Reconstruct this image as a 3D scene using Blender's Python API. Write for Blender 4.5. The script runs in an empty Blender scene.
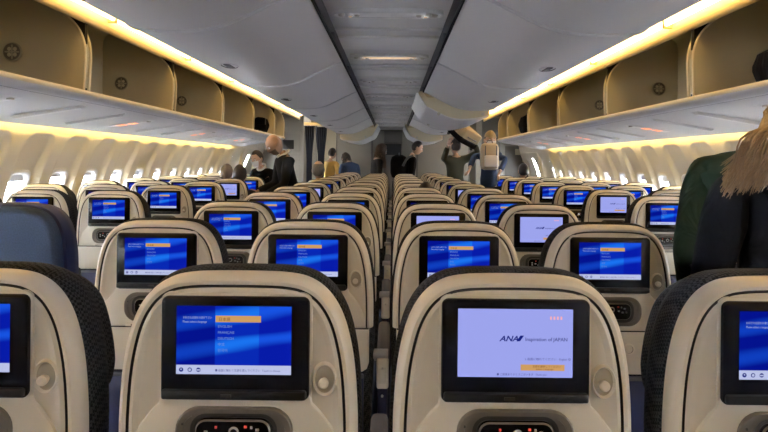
import bpy, bmesh, math, random
from mathutils import Vector, Matrix, Euler
random.seed(7)
C = bpy.context.scene.collection
PI = math.pi
E = 1.33            # eye height
CX = 0.026          # camera offset from the cabin centre line
F = 554.0
ROLL = 0.010
VX, VY = 392.5, 162.0

def P(px, py, y):
    """world point seen at pixel (px,py) of the photo at distance y down the cabin"""
    dx, dy = px - VX, VY - py
    c, s = math.cos(ROLL), math.sin(ROLL)
    X = dx * c + dy * -s
    H = dx * s + dy * c
    return Vector((CX + X / F * y, y, E + H / F * y))

# ------------------------------------------------------------------ materials
def mat(name, col, rough=0.5, metal=0.0, bump=0.0, bscale=200.0, var=0.0, vscale=6.0, spec=0.5, coat=0.0):
    m = bpy.data.materials.new(name); m.use_nodes = True
    nt = m.node_tree; b = nt.nodes['Principled BSDF']
    b.inputs['Base Color'].default_value = (*col, 1)
    b.inputs['Roughness'].default_value = rough
    b.inputs['Metallic'].default_value = metal
    b.inputs['Specular IOR Level'].default_value = spec
    b.inputs['Coat Weight'].default_value = coat
    tc = nt.nodes.new('ShaderNodeTexCoord')
    if var > 0:
        n = nt.nodes.new('ShaderNodeTexNoise'); n.inputs['Scale'].default_value = vscale
        n.inputs['Detail'].default_value = 4
        nt.links.new(tc.outputs['Object'], n.inputs['Vector'])
        r = nt.nodes.new('ShaderNodeMix'); r.data_type = 'RGBA'
        r.inputs[6].default_value = tuple(c * (1 - var) for c in col) + (1,)
        r.inputs[7].default_value = tuple(min(1, c * (1 + var)) for c in col) + (1,)
        nt.links.new(n.outputs['Fac'], r.inputs[0]); nt.links.new(r.outputs[2], b.inputs['Base Color'])
    if bump > 0:
        n2 = nt.nodes.new('ShaderNodeTexNoise'); n2.inputs['Scale'].default_value = bscale
        nt.links.new(tc.outputs['Object'], n2.inputs['Vector'])
        bp = nt.nodes.new('ShaderNodeBump'); bp.inputs['Strength'].default_value = bump; bp.inputs['Distance'].default_value = 0.002
        nt.links.new(n2.outputs['Fac'], bp.inputs['Height']); nt.links.new(bp.outputs['Normal'], b.inputs['Normal'])
    return m

def emis(name, col, st):
    m = bpy.data.materials.new(name); m.use_nodes = True
    nt = m.node_tree; nt.nodes.clear()
    o = nt.nodes.new('ShaderNodeOutputMaterial'); e = nt.nodes.new('ShaderNodeEmission')
    e.inputs[0].default_value = (*col, 1); e.inputs[1].default_value = st
    nt.links.new(e.outputs[0], o.inputs[0])
    return m

def woven(name, c1, c2, s=0.006, rough=0.9):
    """small woven check cloth"""
    m = bpy.data.materials.new(name); m.use_nodes = True
    nt = m.node_tree; b = nt.nodes['Principled BSDF']; b.inputs['Roughness'].default_value = rough
    b.inputs['Specular IOR Level'].default_value = 0.2
    tc = nt.nodes.new('ShaderNodeTexCoord'); mp = nt.nodes.new('ShaderNodeMapping')
    mp.inputs['Rotation'].default_value = (0.3, 0.4, 0.6)
    ch = nt.nodes.new('ShaderNodeTexChecker'); ch.inputs['Scale'].default_value = 1 / s
    ch.inputs['Color1'].default_value = (*c1, 1); ch.inputs['Color2'].default_value = (*c2, 1)
    nt.links.new(tc.outputs['Object'], mp.inputs[0]); nt.links.new(mp.outputs[0], ch.inputs['Vector'])
    nt.links.new(ch.outputs['Color'], b.inputs['Base Color'])
    bp = nt.nodes.new('ShaderNodeBump'); bp.inputs['Strength'].default_value = 0.6; bp.inputs['Distance'].default_value = 0.002
    nt.links.new(ch.outputs['Fac'], bp.inputs['Height']); nt.links.new(bp.outputs['Normal'], b.inputs['Normal'])
    return m

M = {}
M['shell'] = mat('cream_plastic', (0.72, 0.70, 0.63), 0.38, var=0.03, vscale=8, bump=0.05, bscale=900)
M['shell_trim'] = mat('cream_rim', (0.80, 0.77, 0.69), 0.30)
M['hookshade'] = mat('hook_bowl_shade', (0.40, 0.375, 0.31), 0.4)  # recess shade of the hook bowl painted in as a darker cream
M['seam'] = mat('dark_seam', (0.01, 0.01, 0.01), 0.6)
M['bezel'] = mat('gloss_black', (0.004, 0.004, 0.005), 0.22, spec=.18)
M['ledge'] = mat('satin_black', (0.008, 0.008, 0.009), 0.4, spec=.3)
M['cover'] = woven('charcoal_weave', (0.006, 0.008, 0.011), (0.045, 0.047, 0.053), 0.0052)
M['bluefab'] = mat('blue_fabric', (0.055, 0.080, 0.135), 0.95, bump=0.8, bscale=260, var=0.35, vscale=160, spec=0.15)
M['navy'] = mat('navy_vinyl', (0.010, 0.014, 0.06), 0.6, bump=0.2)
M['taupe'] = mat('taupe_plastic', (0.13, 0.115, 0.095), 0.35)
M['recess'] = mat('dark_recess', (0.02, 0.018, 0.016), 0.4)
M['silver'] = mat('silver_plastic', (0.55, 0.53, 0.50), 0.3, metal=0.5)
M['key'] = mat('key_white', (0.42, 0.42, 0.41), 0.5)
M['keyred'] = mat('key_red', (0.75, 0.06, 0.03), 0.5)
M['pad'] = mat('grey_pad', (0.10, 0.105, 0.12), 0.7, bump=0.3)
M['metal'] = mat('seat_metal', (0.35, 0.35, 0.36), 0.35, metal=0.9)
M['grey'] = mat('ceiling_grey', (0.74, 0.745, 0.76), 0.42, var=0.02, vscale=2)
M['grey2'] = mat('strip_grey', (0.68, 0.685, 0.70), 0.42, var=0.03, vscale=4)
M['darkgrey'] = mat('channel_grey', (0.09, 0.09, 0.095), 0.5)
M['black'] = mat('black_gap', (0.004, 0.004, 0.004), 0.9)
M['bincream'] = mat('bin_interior', (0.46, 0.42, 0.30), 0.55, var=0.03)
M['palestrip'] = mat('bin_pale_strip', (0.60, 0.57, 0.48), 0.5)  # paler tone of the bin back wall, put on an added plate
M['binrim'] = mat('bin_fitting', (0.34, 0.315, 0.235), 0.35)
M['binedge'] = mat('bin_edge', (0.66, 0.60, 0.45), 0.4)
M['valance'] = mat('valance_cream', (0.70, 0.58, 0.33), 0.4)
M['lip'] = mat('lip_white', (0.66, 0.67, 0.70), 0.35)
M['psu'] = mat('service_panel', (0.72, 0.72, 0.73), 0.45, var=0.02)
M['wall'] = mat('sidewall_cream', (0.74, 0.70, 0.60), 0.5, bump=0.06, bscale=500)
M['floor'] = mat('carpet', (0.02, 0.024, 0.05), 0.95, bump=0.7, bscale=300, var=0.4, vscale=120)
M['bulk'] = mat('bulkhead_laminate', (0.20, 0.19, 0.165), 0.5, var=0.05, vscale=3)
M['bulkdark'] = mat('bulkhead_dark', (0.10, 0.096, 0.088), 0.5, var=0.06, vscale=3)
M['curtain'] = mat('curtain_navy', (0.018, 0.024, 0.045), 0.9, bump=0.3)
M['glass'] = mat('window_acrylic', (0.95, 0.97, 1.0), 0.05)
M['glass'].node_tree.nodes['Principled BSDF'].inputs['Transmission Weight'].default_value = 1.0
M['glass'].node_tree.nodes['Principled BSDF'].inputs['IOR'].default_value = 1.02
M['white'] = mat('white_plastic', (0.8, 0.8, 0.8), 0.35)
M['sign'] = emis('sign_orange', (1.0, 0.22, 0.06), 2.2)
M['warmlamp'] = emis('reading_lamp', (1.0, 0.72, 0.48), .55)
M['cove'] = emis('cove_led', (1.0, 0.62, 0.20), 8.5)
M['sidecove'] = emis('sidewall_led', (1.0, 0.70, 0.20), 19.0)
M['scr_white'] = emis('scr_white', (0.62, 0.68, 1.0), 0.50)
M['scr_text'] = emis('scr_text', (0.55, 0.65, 1.0), 0.42)
M['scr_dim'] = emis('scr_dimtext', (0.25, 0.42, 1.0), 0.42)
M['scr_orange'] = emis('scr_orange', (1.0, 0.55, 0.20), 0.39)
M['scr_navy'] = emis('scr_navy', (0.01, 0.02, 0.25), 0.5)
M['scr_brown'] = emis('scr_brown', (0.25, 0.10, 0.02), 0.4)
M['scr_lilac'] = emis('scr_lilac', (0.38, 0.42, 0.95), 0.56)
M['scr_grey'] = emis('scr_grey', (0.06, 0.07, 0.28), 0.5)
M['scr_pink'] = emis('scr_pink', (0.9, 0.4, 0.4), 0.7)

def menu_mat():
    m = bpy.data.materials.new('scr_blue'); m.use_nodes = True
    nt = m.node_tree; nt.nodes.clear(); N = nt.nodes.new; L = nt.links.new
    o = N('ShaderNodeOutputMaterial'); e = N('ShaderNodeEmission'); e.inputs[1].default_value = 0.55
    uv = N('ShaderNodeUVMap'); sep = N('ShaderNodeSeparateXYZ'); L(uv.outputs[0], sep.inputs[0])
    # swirling streaks
    mp = N('ShaderNodeMapping'); mp.inputs['Rotation'].default_value = (0, 0, -0.55); mp.inputs['Scale'].default_value = (1.0, 2.6, 1)
    L(uv.outputs[0], mp.inputs[0])
    w = N('ShaderNodeTexWave'); w.inputs['Scale'].default_value = 0.30; w.inputs['Distortion'].default_value = 5.5
    w.inputs['Detail'].default_value = 2.0; w.inputs['Detail Scale'].default_value = 1.1; w.bands_direction = 'Y'
    L(mp.outputs[0], w.inputs[0])
    cr = N('ShaderNodeValToRGB')
    cr.color_ramp.elements[0].position = 0.35; cr.color_ramp.elements[0].color = (0.003, 0.016, 0.50, 1)
    cr.color_ramp.elements[1].position = 1.0; cr.color_ramp.elements[1].color = (0.012, 0.125, 0.96, 1)
    L(w.outputs['Fac'], cr.inputs[0])
    # bands left / middle / right
    b = N('ShaderNodeValToRGB'); b.color_ramp.interpolation = 'CONSTANT'
    el = b.color_ramp.elements; el[0].position = 0; el[0].color = (0.45, 0.45, 0.62, 1)
    el[1].position = 0.335; el[1].color = (1.0, 1.6, 1.05, 1)
    x = el.new(0.715); x.color = (0.85, 0.8, 0.9, 1)
    L(sep.outputs[0], b.inputs[0])
    mx = N('ShaderNodeMix'); mx.data_type = 'RGBA'; mx.blend_type = 'MULTIPLY'; mx.inputs[0].default_value = 1
    L(cr.outputs[0], mx.inputs[6]); L(b.outputs[0], mx.inputs[7])
    L(mx.outputs[2], e.inputs[0]); L(e.outputs[0], o.inputs[0])
    return m
M['scr_blue'] = menu_mat()

# ------------------------------------------------------------------ mesh builder
class MB:
    def __init__(s): s.v = []; s.f = []; s.m = []; s.mats = []; s.uv = {}; s.flat = set()
    def mi(s, m):
        if m not in s.mats: s.mats.append(m)
        return s.mats.index(m)
    def face(s, idx, m, flat=False):
        s.f.append(tuple(idx)); s.m.append(s.mi(m))
        if flat: s.flat.add(len(s.f) - 1)
    def add(s, vs): b = len(s.v); s.v.extend(Vector(p) for p in vs); return b
    def loft(s, rings, m, closed=True, cap0=False, cap1=False, mats=None):
        n = len(rings[0]); bs = [s.add(r) for r in rings]
        for k in range(len(rings) - 1):
            mm = mats[k] if mats else m
            for i in range(n if closed else n - 1):
                j = (i + 1) % n
                s.face((bs[k] + i, bs[k] + j, bs[k + 1] + j, bs[k + 1] + i), mm)
        if cap0: s.face([bs[0] + i for i in range(n)][::-1], m, True)
        if cap1: s.face([bs[-1] + i for i in range(n)], mats[-1] if mats else m, True)
    def box(s, c, d, m, bev=0.0, rot=None):
        x, y, z = d[0] / 2, d[1] / 2, d[2] / 2
        b = min(bev, x * .9, y * .9, z * .9)
        if b <= 0:
            pts = [(-x, -y, -z), (x, -y, -z), (x, y, -z), (-x, y, -z), (-x, -y, z), (x, -y, z), (x, y, z), (-x, y, z)]
            fs = [(0, 3, 2, 1), (4, 5, 6, 7), (0, 1, 5, 4), (1, 2, 6, 5), (2, 3, 7, 6), (3, 0, 4, 7)]
            pts = [Vector(p) for p in pts]
            if rot: pts = [rot @ p for p in pts]
            k = s.add([p + Vector(c) for p in pts])
            for f in fs: s.face([k + i for i in f], m, True)
            return
        def ring(zz, ins):
            r = b; out = []
            for (sx, sy, a0) in ((1, 1, 0), (-1, 1, 90), (-1, -1, 180), (1, -1, 270)):
                for t in (0, 30, 60, 90):
                    a = math.radians(a0 + t)
                    rr_ = max(r - ins, r * 0.15)
                    out.append(Vector((sx * (x - r) + rr_ * math.cos(a), sy * (y - r) + rr_ * math.sin(a), zz)))
            return out
        rs = [ring(-z, b * .8), ring(-z + b * .3, b * .25), ring(-z + b, 0), ring(z - b, 0), ring(z - b * .3, b * .25), ring(z, b * .8)]
        rs = [[(rot @ p if rot else p) + Vector(c) for p in r] for r in rs]
        s.loft(rs, m, cap0=True, cap1=True)
    def tube(s, pts, rad, m, n=8, cap=True):
        pts = [Vector(p) for p in pts]
        if not hasattr(rad, '__len__'): rad = [rad] * len(pts)
        rings = []; up = None
        for i, p in enumerate(pts):
            t = (pts[min(i + 1, len(pts) - 1)] - pts[max(i - 1, 0)]).normalized()
            if up is None: up = Vector((0, 0, 1)) if abs(t.z) < .9 else Vector((1, 0, 0))
            u = t.cross(up)
            if u.length < 1e-5: u = t.orthogonal()
            u.normalize(); w = u.cross(t).normalized(); up = w
            rings.append([p + (u * math.cos(2 * PI * k / n) + w * math.sin(2 * PI * k / n)) * rad[i] for k in range(n)])
        s.loft(rings, m, cap0=cap, cap1=cap)
    def ball(s, c, r, m, nu=12, nv=8, rot=None):
        rx, ry, rz = r if hasattr(r, '__len__') else (r, r, r)
        rings = []
        for j in range(nv + 1):
            a = PI * (j / nv) ; a = min(max(a, .05), PI - .05)
            ring = [Vector((rx * math.sin(a) * math.cos(2 * PI * i / nu), ry * math.sin(a) * math.sin(2 * PI * i / nu), -rz * math.cos(a))) for i in range(nu)]
            rings.append([(rot @ p if rot else p) + Vector(c) for p in ring])
        s.loft(rings, m, cap0=True, cap1=True)
    def mesh(s, me, mtx, m):
        b = s.add([mtx @ v.co for v in me.vertices])
        for p in me.polygons: s.face([b + i for i in p.vertices], m, True)
    def build(s, name, parent=None, smooth=True, ang=35):
        me = bpy.data.meshes.new(name)
        me.from_pydata([tuple(v) for v in s.v], [], s.f)
        for m in s.mats: me.materials.append(m)
        for i, p in enumerate(me.polygons):
            p.material_index = s.m[i]; p.use_smooth = smooth and i not in s.flat
        if s.uv:
            ul = me.uv_layers.new(name='UVMap')
            for fi, uvs in s.uv.items():
                for li, c in zip(me.polygons[fi].loop_indices, uvs): ul.data[li].uv = c
        me.update()
        if smooth: me.set_sharp_from_angle(angle=math.radians(ang))
        o = bpy.data.objects.new(name, me); C.objects.link(o)
        if parent is not None: o.parent = parent
        return o

def tag(o, label=None, cat=None, group=None, kind=None):
    if label: o['label'] = label
    if cat: o['category'] = cat
    if group: o['group'] = group
    if kind: o['kind'] = kind
    return o
def empty(name, loc=(0, 0, 0), rz=0):
    o = bpy.data.objects.new(name, None); C.objects.link(o); o.location = loc; o.rotation_euler = (0, 0, rz)
    o.empty_display_size = 0.05
    return o
KIDS = {}
def copy_tree(o, parent=None):
    c = o.copy(); C.objects.link(c); c.parent = parent
    for ch in o.children: copy_tree(ch, c)
    return c

_tc = {}
def text_mesh(t, size, shear=0.0, bold=0.0):
    k = (t, size, shear, bold)
    if k in _tc: return _tc[k]
    cu = bpy.data.curves.new('txt', 'FONT'); cu.body = t; cu.size = size; cu.shear = shear; cu.offset = bold
    cu.resolution_u = 2
    o = bpy.data.objects.new('txt', cu); C.objects.link(o)
    dg = bpy.context.evaluated_depsgraph_get(); dg.update()
    me = bpy.data.meshes.new_from_object(o.evaluated_get(dg))
    bpy.data.objects.remove(o)
    _tc[k] = me
    return me

def catmull(pts, n):
    out = []
    for i in range(len(pts) - 1):
        p0 = Vector(pts[max(i - 1, 0)]); p1 = Vector(pts[i]); p2 = Vector(pts[i + 1]); p3 = Vector(pts[min(i + 2, len(pts) - 1)])
        for k in range(n):
            t = k / n
            out.append(0.5 * ((2 * p1) + (p2 - p0) * t + (2 * p0 - 5 * p1 + 4 * p2 - p3) * t * t + (3 * p1 - p0 - 3 * p2 + p3) * t ** 3))
    out.append(Vector(pts[-1])); return out

def rr(cx, cz, w, h, r, n=5):
    out = []
    for (sx, sz, a0) in ((1, 1, 0), (-1, 1, 90), (-1, -1, 180), (1, -1, 270)):
        for k in range(n + 1):
            a = math.radians(a0 + 90 * k / n)
            out.append((cx + sx * (w / 2 - r) + r * math.cos(a), cz + sz * (h / 2 - r) + r * math.sin(a)))
    return out
def inset(poly, d):
    n = len(poly); out = []
    ar = sum(poly[i][0] * poly[(i + 1) % n][1] - poly[(i + 1) % n][0] * poly[i][1] for i in range(n))
    sg = 1 if ar > 0 else -1
    for i in range(n):
        a = Vector((poly[i][0] - poly[i - 1][0], poly[i][1] - poly[i - 1][1])); b = Vector((poly[(i + 1) % n][0] - poly[i][0], poly[(i + 1) % n][1] - poly[i][1]))
        if a.length < 1e-9: a = b
        if b.length < 1e-9: b = a
        a.normalize(); b.normalize()
        na = Vector((-a.y, a.x)) * sg; nb = Vector((-b.y, b.x)) * sg
        nn = na + nb
        if nn.length < 1e-6: nn = na
        nn.normalize(); k = d / max(nn.dot(na), .5)
        out.append((poly[i][0] + nn.x * k, poly[i][1] + nn.y * k))
    return out
def plate(mb, poly, yb, yf, bev, m, capm=None):
    """polygon in (x,z) facing -y, from yb (back) to yf (front, smaller), bevelled"""
    R = lambda p, y: [(a, y, b) for a, b in p]
    p1 = inset(poly, bev * .3); p2 = inset(poly, bev)
    sg = 1 if yf < yb else -1
    rings = [R(poly, yb), R(poly, yf + bev * sg), R(p1, yf + bev * .3 * sg), R(p2, yf)]
    mb.loft(rings, m, cap1=True, mats=[m, m, m] if not capm else [m, m, capm])

# ------------------------------------------------------------------ seat
TOP = 1.145
HALF = [(0.0, 0.011), (0.05, 0.0115), (0.086, 0.0135), (0.118, 0.020), (0.146, 0.036), (0.168, 0.061), (0.185, 0.096), (0.197, 0.142), (0.204, 0.19), (0.208, 0.25), (0.209, 0.30), (0.209, 0.345)]
def arch(points=HALF, sx=1.0, off=0.0, vend=None, n=4):
    r = catmull([Vector((a, b, 0)) for a, b in points], n)
    pts = [(p.x * sx, TOP - p.y) for p in r]
    full = [(-x, z) for x, z in pts[::-1]][:-1] + pts
    if off: 
        q = inset(full, off)     # open-ish ends are fine for small offsets
        full = q
    return full   # left-bottom ... top ... right-bottom

def seat_parts(root, kind='menu', screen=True, arms=(1,)):
    A = arch()
    R = lambda p, y: [(a, y, b) for a, b in p]
    mb = MB()
    offs = [(0.0, .055), (0.0, .022), (.0015, .012), (.006, .004), (.012, .0), (.0185, .0015), (.0195, .007), (.0225, .007), (.0235, .002), (.030, -.001), (.040, .001)]
    ms = [M['shell_trim']] * 5 + [M['seam']] * 3 + [M['shell']] * 2
    # bottom edge of the insets stays at the bottom line
    def ins(d):
        q = inset(A, d); zb = TOP - .345
        q[0] = (-abs(A[0][0]) + d, zb); q[-1] = (A[-1][0] - d, zb)
        return q
    rings = [R(ins(d) if d else A, y) for d, y in offs]
    mb.loft(rings, M['shell'], mats=ms)
    q = ins(.040)
    # inner field, gently dished
    q2 = [(a * .8, TOP - .19 + (b - TOP + .19) * .8) for a, b in q]; q3 = [(a * .35, TOP - .19 + (b - TOP + .19) * .35) for a, b in q]
    mb.loft([R(q, .001), R(q2, .003), R(q3, .004)], M['shell'], cap1=True)
    # raised island that carries the handset
    isl = [(-.186, TOP - .343), (-.182, TOP - .31), (-.166, TOP - .272), (-.146, TOP - .246), (-.132, TOP - .232), (-.128, TOP - .215), (-.128, TOP - .2), (.128, TOP - .2), (.128, TOP - .215), (.132, TOP - .232), (.146, TOP - .246), (.166, TOP - .272), (.182, TOP - .31), (.186, TOP - .343)]
    plate(mb, isl, .004, -.006, .006, M['shell'])
    # thin collar round the monitor
    plate(mb, rr(0, TOP - .137, .262, .190, .018), .004, -.003, .003, M['shell'])
    mb.build('back_shell', root)
    # upholstery behind: bolster sides
    mb = MB()
    rings = []
    for (y, d) in ((.030, .006), (.036, -.003), (.055, -.006), (.085, -.005), (.110, .003), (.125, .018), (.130, .035)):
        r = [(a, b - .05 * (y - .03) * min(1, max(0, 1 - (TOP - b) / .33)) + .001) for a, b in inset(A, d)]
        lo = TOP - .72
        w = .212 - max(d, 0)
        r2 = [(-w + .01, lo)] + [(a * (1.0), b) for a, b in r] + [(w - .01, lo)]
        rings.append(R(r2, y))
    mb.loft(rings, M['cover'], cap0=True, cap1=True)
    cov = mb.build('seat_cover', root, ang=60)
    mb = MB()
    hA = [(a, b, 0) for a, b in ((0, 0.004), (.08, .006), (.125, .022), (.158, .055), (.176, .10), (.188, .16), (.19, .21), (.172, .245), (.1, .255), (0, .257))]
    hp = [(p.x, TOP - .030 - p.y) for p in catmull([Vector(p) for p in hA], 3)]
    hp = [(-x, z) for x, z in hp[::-1]][:-1] + hp[:-1]
    mb.loft([R(inset(hp, .006), .11), R(inset(hp, .002), .135), R(inset(hp, .001), .16), R(inset(hp, .010), .182), R(inset(hp, .030), .188)], M['cover'], cap0=True, cap1=True)
    mb.build('headrest', root, ang=60)
    if screen:
        mb = MB()
        plate(mb, rr(0, TOP - .137, .254, .178, .012), .002, -.010, .005, M['bezel'])
        mb.box((0, -.012, TOP - .2135), (.246, .012, .016), M['ledge'], .004)
        mb.box((-.012, -.019, TOP - .2135), (.018, .002, .005), M['recess'])
        mon = mb.build('monitor', root)
        make_screen(kind).parent = mon
    # coat hook
    mb = MB()
    cx, cz = .153, TOP - .190
    ov = [(cx + .0195 * math.cos(t * PI / 10), cz + .027 * math.sin(t * PI / 10)) for t in range(20)]
    ivm = [M['shell_trim'], M['shell_trim'], M['shell'], M['hookshade'], M['hookshade']]
    mb.loft([R(inset(ov, -.003), .002), R(inset(ov, -.0005), -.005), R(ov, -.0058), R(inset(ov, .003), -.001), R(inset(ov, .006), .0003), R(inset(ov, .010), .0006)], M['shell'], cap1=True, mats=ivm)
    mb.tube([(cx - .001, .002, cz - .004), (cx - .001, -.006, cz - .004), (cx - .001, -.012, cz - .004), (cx - .001, -.0145, cz - .004)], [.006, .0085, .009, .006], M['shell_trim'], 14)
    mb.build('coat_hook', root)
    # handset bay
    mb = MB()
    hz = TOP - .282
    pl = rr(0, hz, .200, .092, .040, 7)
    mb.loft([R(pl, -.004), R(pl, -.010), R(inset(pl, .003), -.0125), R(inset(pl, .012), -.012), R(inset(pl, .013), -.009)], M['taupe'], cap1=True)
    bay = rr(0, hz + .001, .144, .066, .025, 6)
    mb.loft([R(bay, -.009), R(inset(bay, -.002), -.0125), R(inset(bay, .004), -.0125), R(inset(bay, .006), -.0105)], M['recess'], cap1=True)
    mb.box((-.087, -.013, hz + .018), (.003, .002, .003), M['recess'])
    bayo = mb.build('handset_bay', root)
    mb = MB()
    hs = rr(0, hz + .002, .128, .052, .019, 6)
    mb.loft([R(hs, -.010), R(hs, -.016), R(inset(hs, .0025), -.019), R(inset(hs, .0045), -.0185)], M['bezel'], cap1=True, mats=[M['bezel'], M['taupe'], M['bezel']])
    dial = [(.009 * math.cos(t * PI / 8) + .002, hz + .008 + .009 * math.sin(t * PI / 8)) for t in range(16)]
    mb.loft([R(dial, -.019), R(inset(dial, .001), -.0205), R(inset(dial, .003), -.0205), R(inset(dial, .0035), -.019)], M['key'], mats=[M['key'], M['key'], M['recess']])
    for (x, z, mm, w) in ((-.028, .008, 'keyred', .004), (-.045, .0, 'key', .006), (-.045, -.009, 'key', .006), (-.030, -.004, 'key', .008), (.022, .009, 'keyred', .005), (.032, .008, 'key', .004), (.042, .004, 'key', .006), (.024, -.004, 'key', .006), (.036, -.008, 'key', .006), (.048, -.008, 'taupe', .005), (-.018, -.01, 'key', .004)):
        mb.box((x, -.0195, hz + .008 + z), (w, .002, .0045), M[mm], .001)
    mb.build('handset', bayo)
    # tray table
    mb = MB()
    tr = [(-.196, TOP - .349), (-.196, TOP - .46), (-.190, TOP - .478), (-.175, TOP - .487), (.175, TOP - .487), (.190, TOP - .478), (.196, TOP - .46), (.196, TOP - .349)]
    plate(mb, tr, .03, .002, .006, M['shell'])
    mb.box((0, .012, TOP - .347), (.39, .02, .006), M['seam'])
    rc = [(.066 + .017 * math.cos(t * PI / 9), TOP - .405 + .017 * math.sin(t * PI / 9)) for t in range(18)]
    mb.loft([R(inset(rc, -.002), .003), R(rc, .0), R(inset(rc, .004), .0), R(inset(rc, .005), .004), R(inset(rc, .010), .004)], M['taupe'], cap1=True, mats=[M['shell_trim'], M['shell_trim'], M['taupe'], M['shell'], M['shell']])
    tray = mb.build('tray_table', root)
    mb = MB(); mb.box((-.08, -.009, TOP - .338), (.030, .01, .010), M['shell_trim'], .003); mb.box((-.073, -.0145, TOP - .338), (.005, .003, .005), M['taupe'], .001)
    mb.build('tray_latch', tray)
    # lower back & pocket
    mb = MB()
    mb.box((0, .055, TOP - .62), (.39, .05, .26), M['navy'], .015)
    mb.box((0, .026, TOP - .60), (.36, .016, .20), M['navy'], .006)
    mb.box((0, .018, TOP - .505), (.36, .008, .014), M['pad'], .003)
    mb.build('literature_pocket', root)
    mb = MB(); mb.box((0, .375, .435), (.43, .47, .12), M['bluefab'], .035); mb.build('seat_cushion', root)
    for sx in (-1, 1):
        mb = MB()
        mb.tube([(sx * .15, .12, .375), (sx * .15, .10, .2), (sx * .15, .07, .012)], .014, M['metal'])
        mb.tube([(sx * .15, .50, .375), (sx * .15, .40, .2), (sx * .15, .16, .03)], .012, M['metal'])
        mb.box((sx * .15, .25, .006), (.04, .42, .012), M['metal'], .003)
        mb.build('leg', root)
    for sx in arms:
        mb = MB()
        mb.box((sx * .240, .25, .620 + .055), (.044, .42, .035), M['pad'], .014)
        ar = mb.build('armrest', root)
        mb = MB(); mb.box((sx * .240, .050, .640), (.040, .03, .10), M['shell_trim'], .008); mb.box((sx * .240, .034, .635), (.022, .004, .05), M['shell'], .002)
        mb.box((sx * .240, .0315, .66), (.007, .003, .007), M['silver'], .001)
        mb.build('end_cap', ar)
        mb = MB(); mb.box((sx * .240, .24, .52), (.032, .40, .20), M['navy'], .01); mb.tube([(sx * .24, .036, .57), (sx * .24, .03, .57)], .004, M['key'], 8)
        mb.build('side_panel', ar)
        mb = MB(); mb.tube([(sx * .205, .055, .70), (sx * .258, .055, .70)], .016, M['silver'], 12); mb.build('pivot', ar)

def make_screen(kind):
    mb = MB()
    x0, x1, z0, z1, y = -.0995, .0965, TOP - .1800, TOP - .0635, -.0104
    W, H = x1 - x0, z1 - z0
    def quad(u0, v0, u1, v1, m, dy=0, shear=0):
        b = mb.add([(x0 + u0 * W, y - dy, z0 + v0 * H), (x0 + u1 * W, y - dy, z0 + v0 * H), (x0 + (u1 + shear) * W, y - dy, z0 + v1 * H), (x0 + (u0 + shear) * W, y - dy, z0 + v1 * H)])
        mb.face((b, b + 1, b + 2, b + 3), m, True)
        mb.uv[len(mb.f) - 1] = [(u0, v0), (u1, v0), (u1, v1), (u0, v1)]
    def txt(t, u, v, size, m, shear=0.0, bold=0.0, sx=1.0):
        me = text_mesh(t, size, shear, bold)
        mt = Matrix.Translation((x0 + u * W, y - .0006, z0 + v * H)) @ Matrix.Rotation(PI / 2, 4, 'X') @ Matrix.Diagonal((sx, 1, 1, 1))
        mb.mesh(me, mt, m)
    def disc(u, v, r, m, dy=.0006):
        b = mb.add([(x0 + u * W + r * math.cos(k * PI / 6), y - dy, z0 + v * H + r * math.sin(k * PI / 6)) for k in range(12)])
        mb.face(range(b, b + 12), m, True)
    if kind == 'menu':
        quad(0, .135, 1, 1, M['scr_blue'])
        quad(0, 0, 1, .135, M['scr_white'])
        quad(.34, .765, .735, .86, M['scr_orange'], .0003)
        txt('お好きな言語をお選び下さい', .055, .815, .0048, M['scr_text'], sx=.80)
        txt('Please select a language', .055, .755, .0054, M['scr_text'], sx=.80)
        txt('日本語', .365, .785, .0068, M['scr_brown'])
        for k, t in enumerate(('ENGLISH', 'FRANÇAIS', 'DEUTSCH', '中文', '한국어')):
            txt(t, .36, .685 - .088 * k, .0062, M['scr_dim'])
        for k in range(3): 
            disc(.045 + .075 * k, .066, .0038, M['scr_navy'])
        disc(.045, .072, .0014, M['scr_white'], .0009)
        disc(.12, .066, .0024, M['scr_white'], .0009)
        quad(.18, .055, .21, .075, M['scr_white'], .0009)
        txt('■ 画面に触れて言語を選んでください  Touch to choose', .34, .045, .0050, M['scr_grey'], sx=.9)
    else:
        quad(0, 0, 1, 1, M['scr_lilac'])
        txt('ANA', .362, .53, .0130, M['scr_navy'], shear=.3, bold=.0003, sx=1.15)
        quad(.508, .53, .54, .613, M['scr_navy'], .0006, .035)
        txt('Inspiration of JAPAN', .585, .535, .0085, M['scr_grey'], bold=.0001)
        quad(.548, .10, .93, .19, M['scr_orange'], .0003)
        txt('言語を選択してください', .65, .150, .0044, M['scr_brown'])
        txt('Select a language', .68, .112, .0044, M['scr_brown'])
        txt('L 画面に触れてください - English ◎', .585, .255, .0050, M['scr_grey'])
        txt('■ ご搭乗ありがとうございます   Thank you', .34, .030, .0044, M['scr_grey'])
        for k in range(4): quad(.80 + .03 * k, .85, .815 + .03 * k, .895, M['scr_pink'], .0005)
    return mb.build('screen', None, smooth=False)

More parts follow.
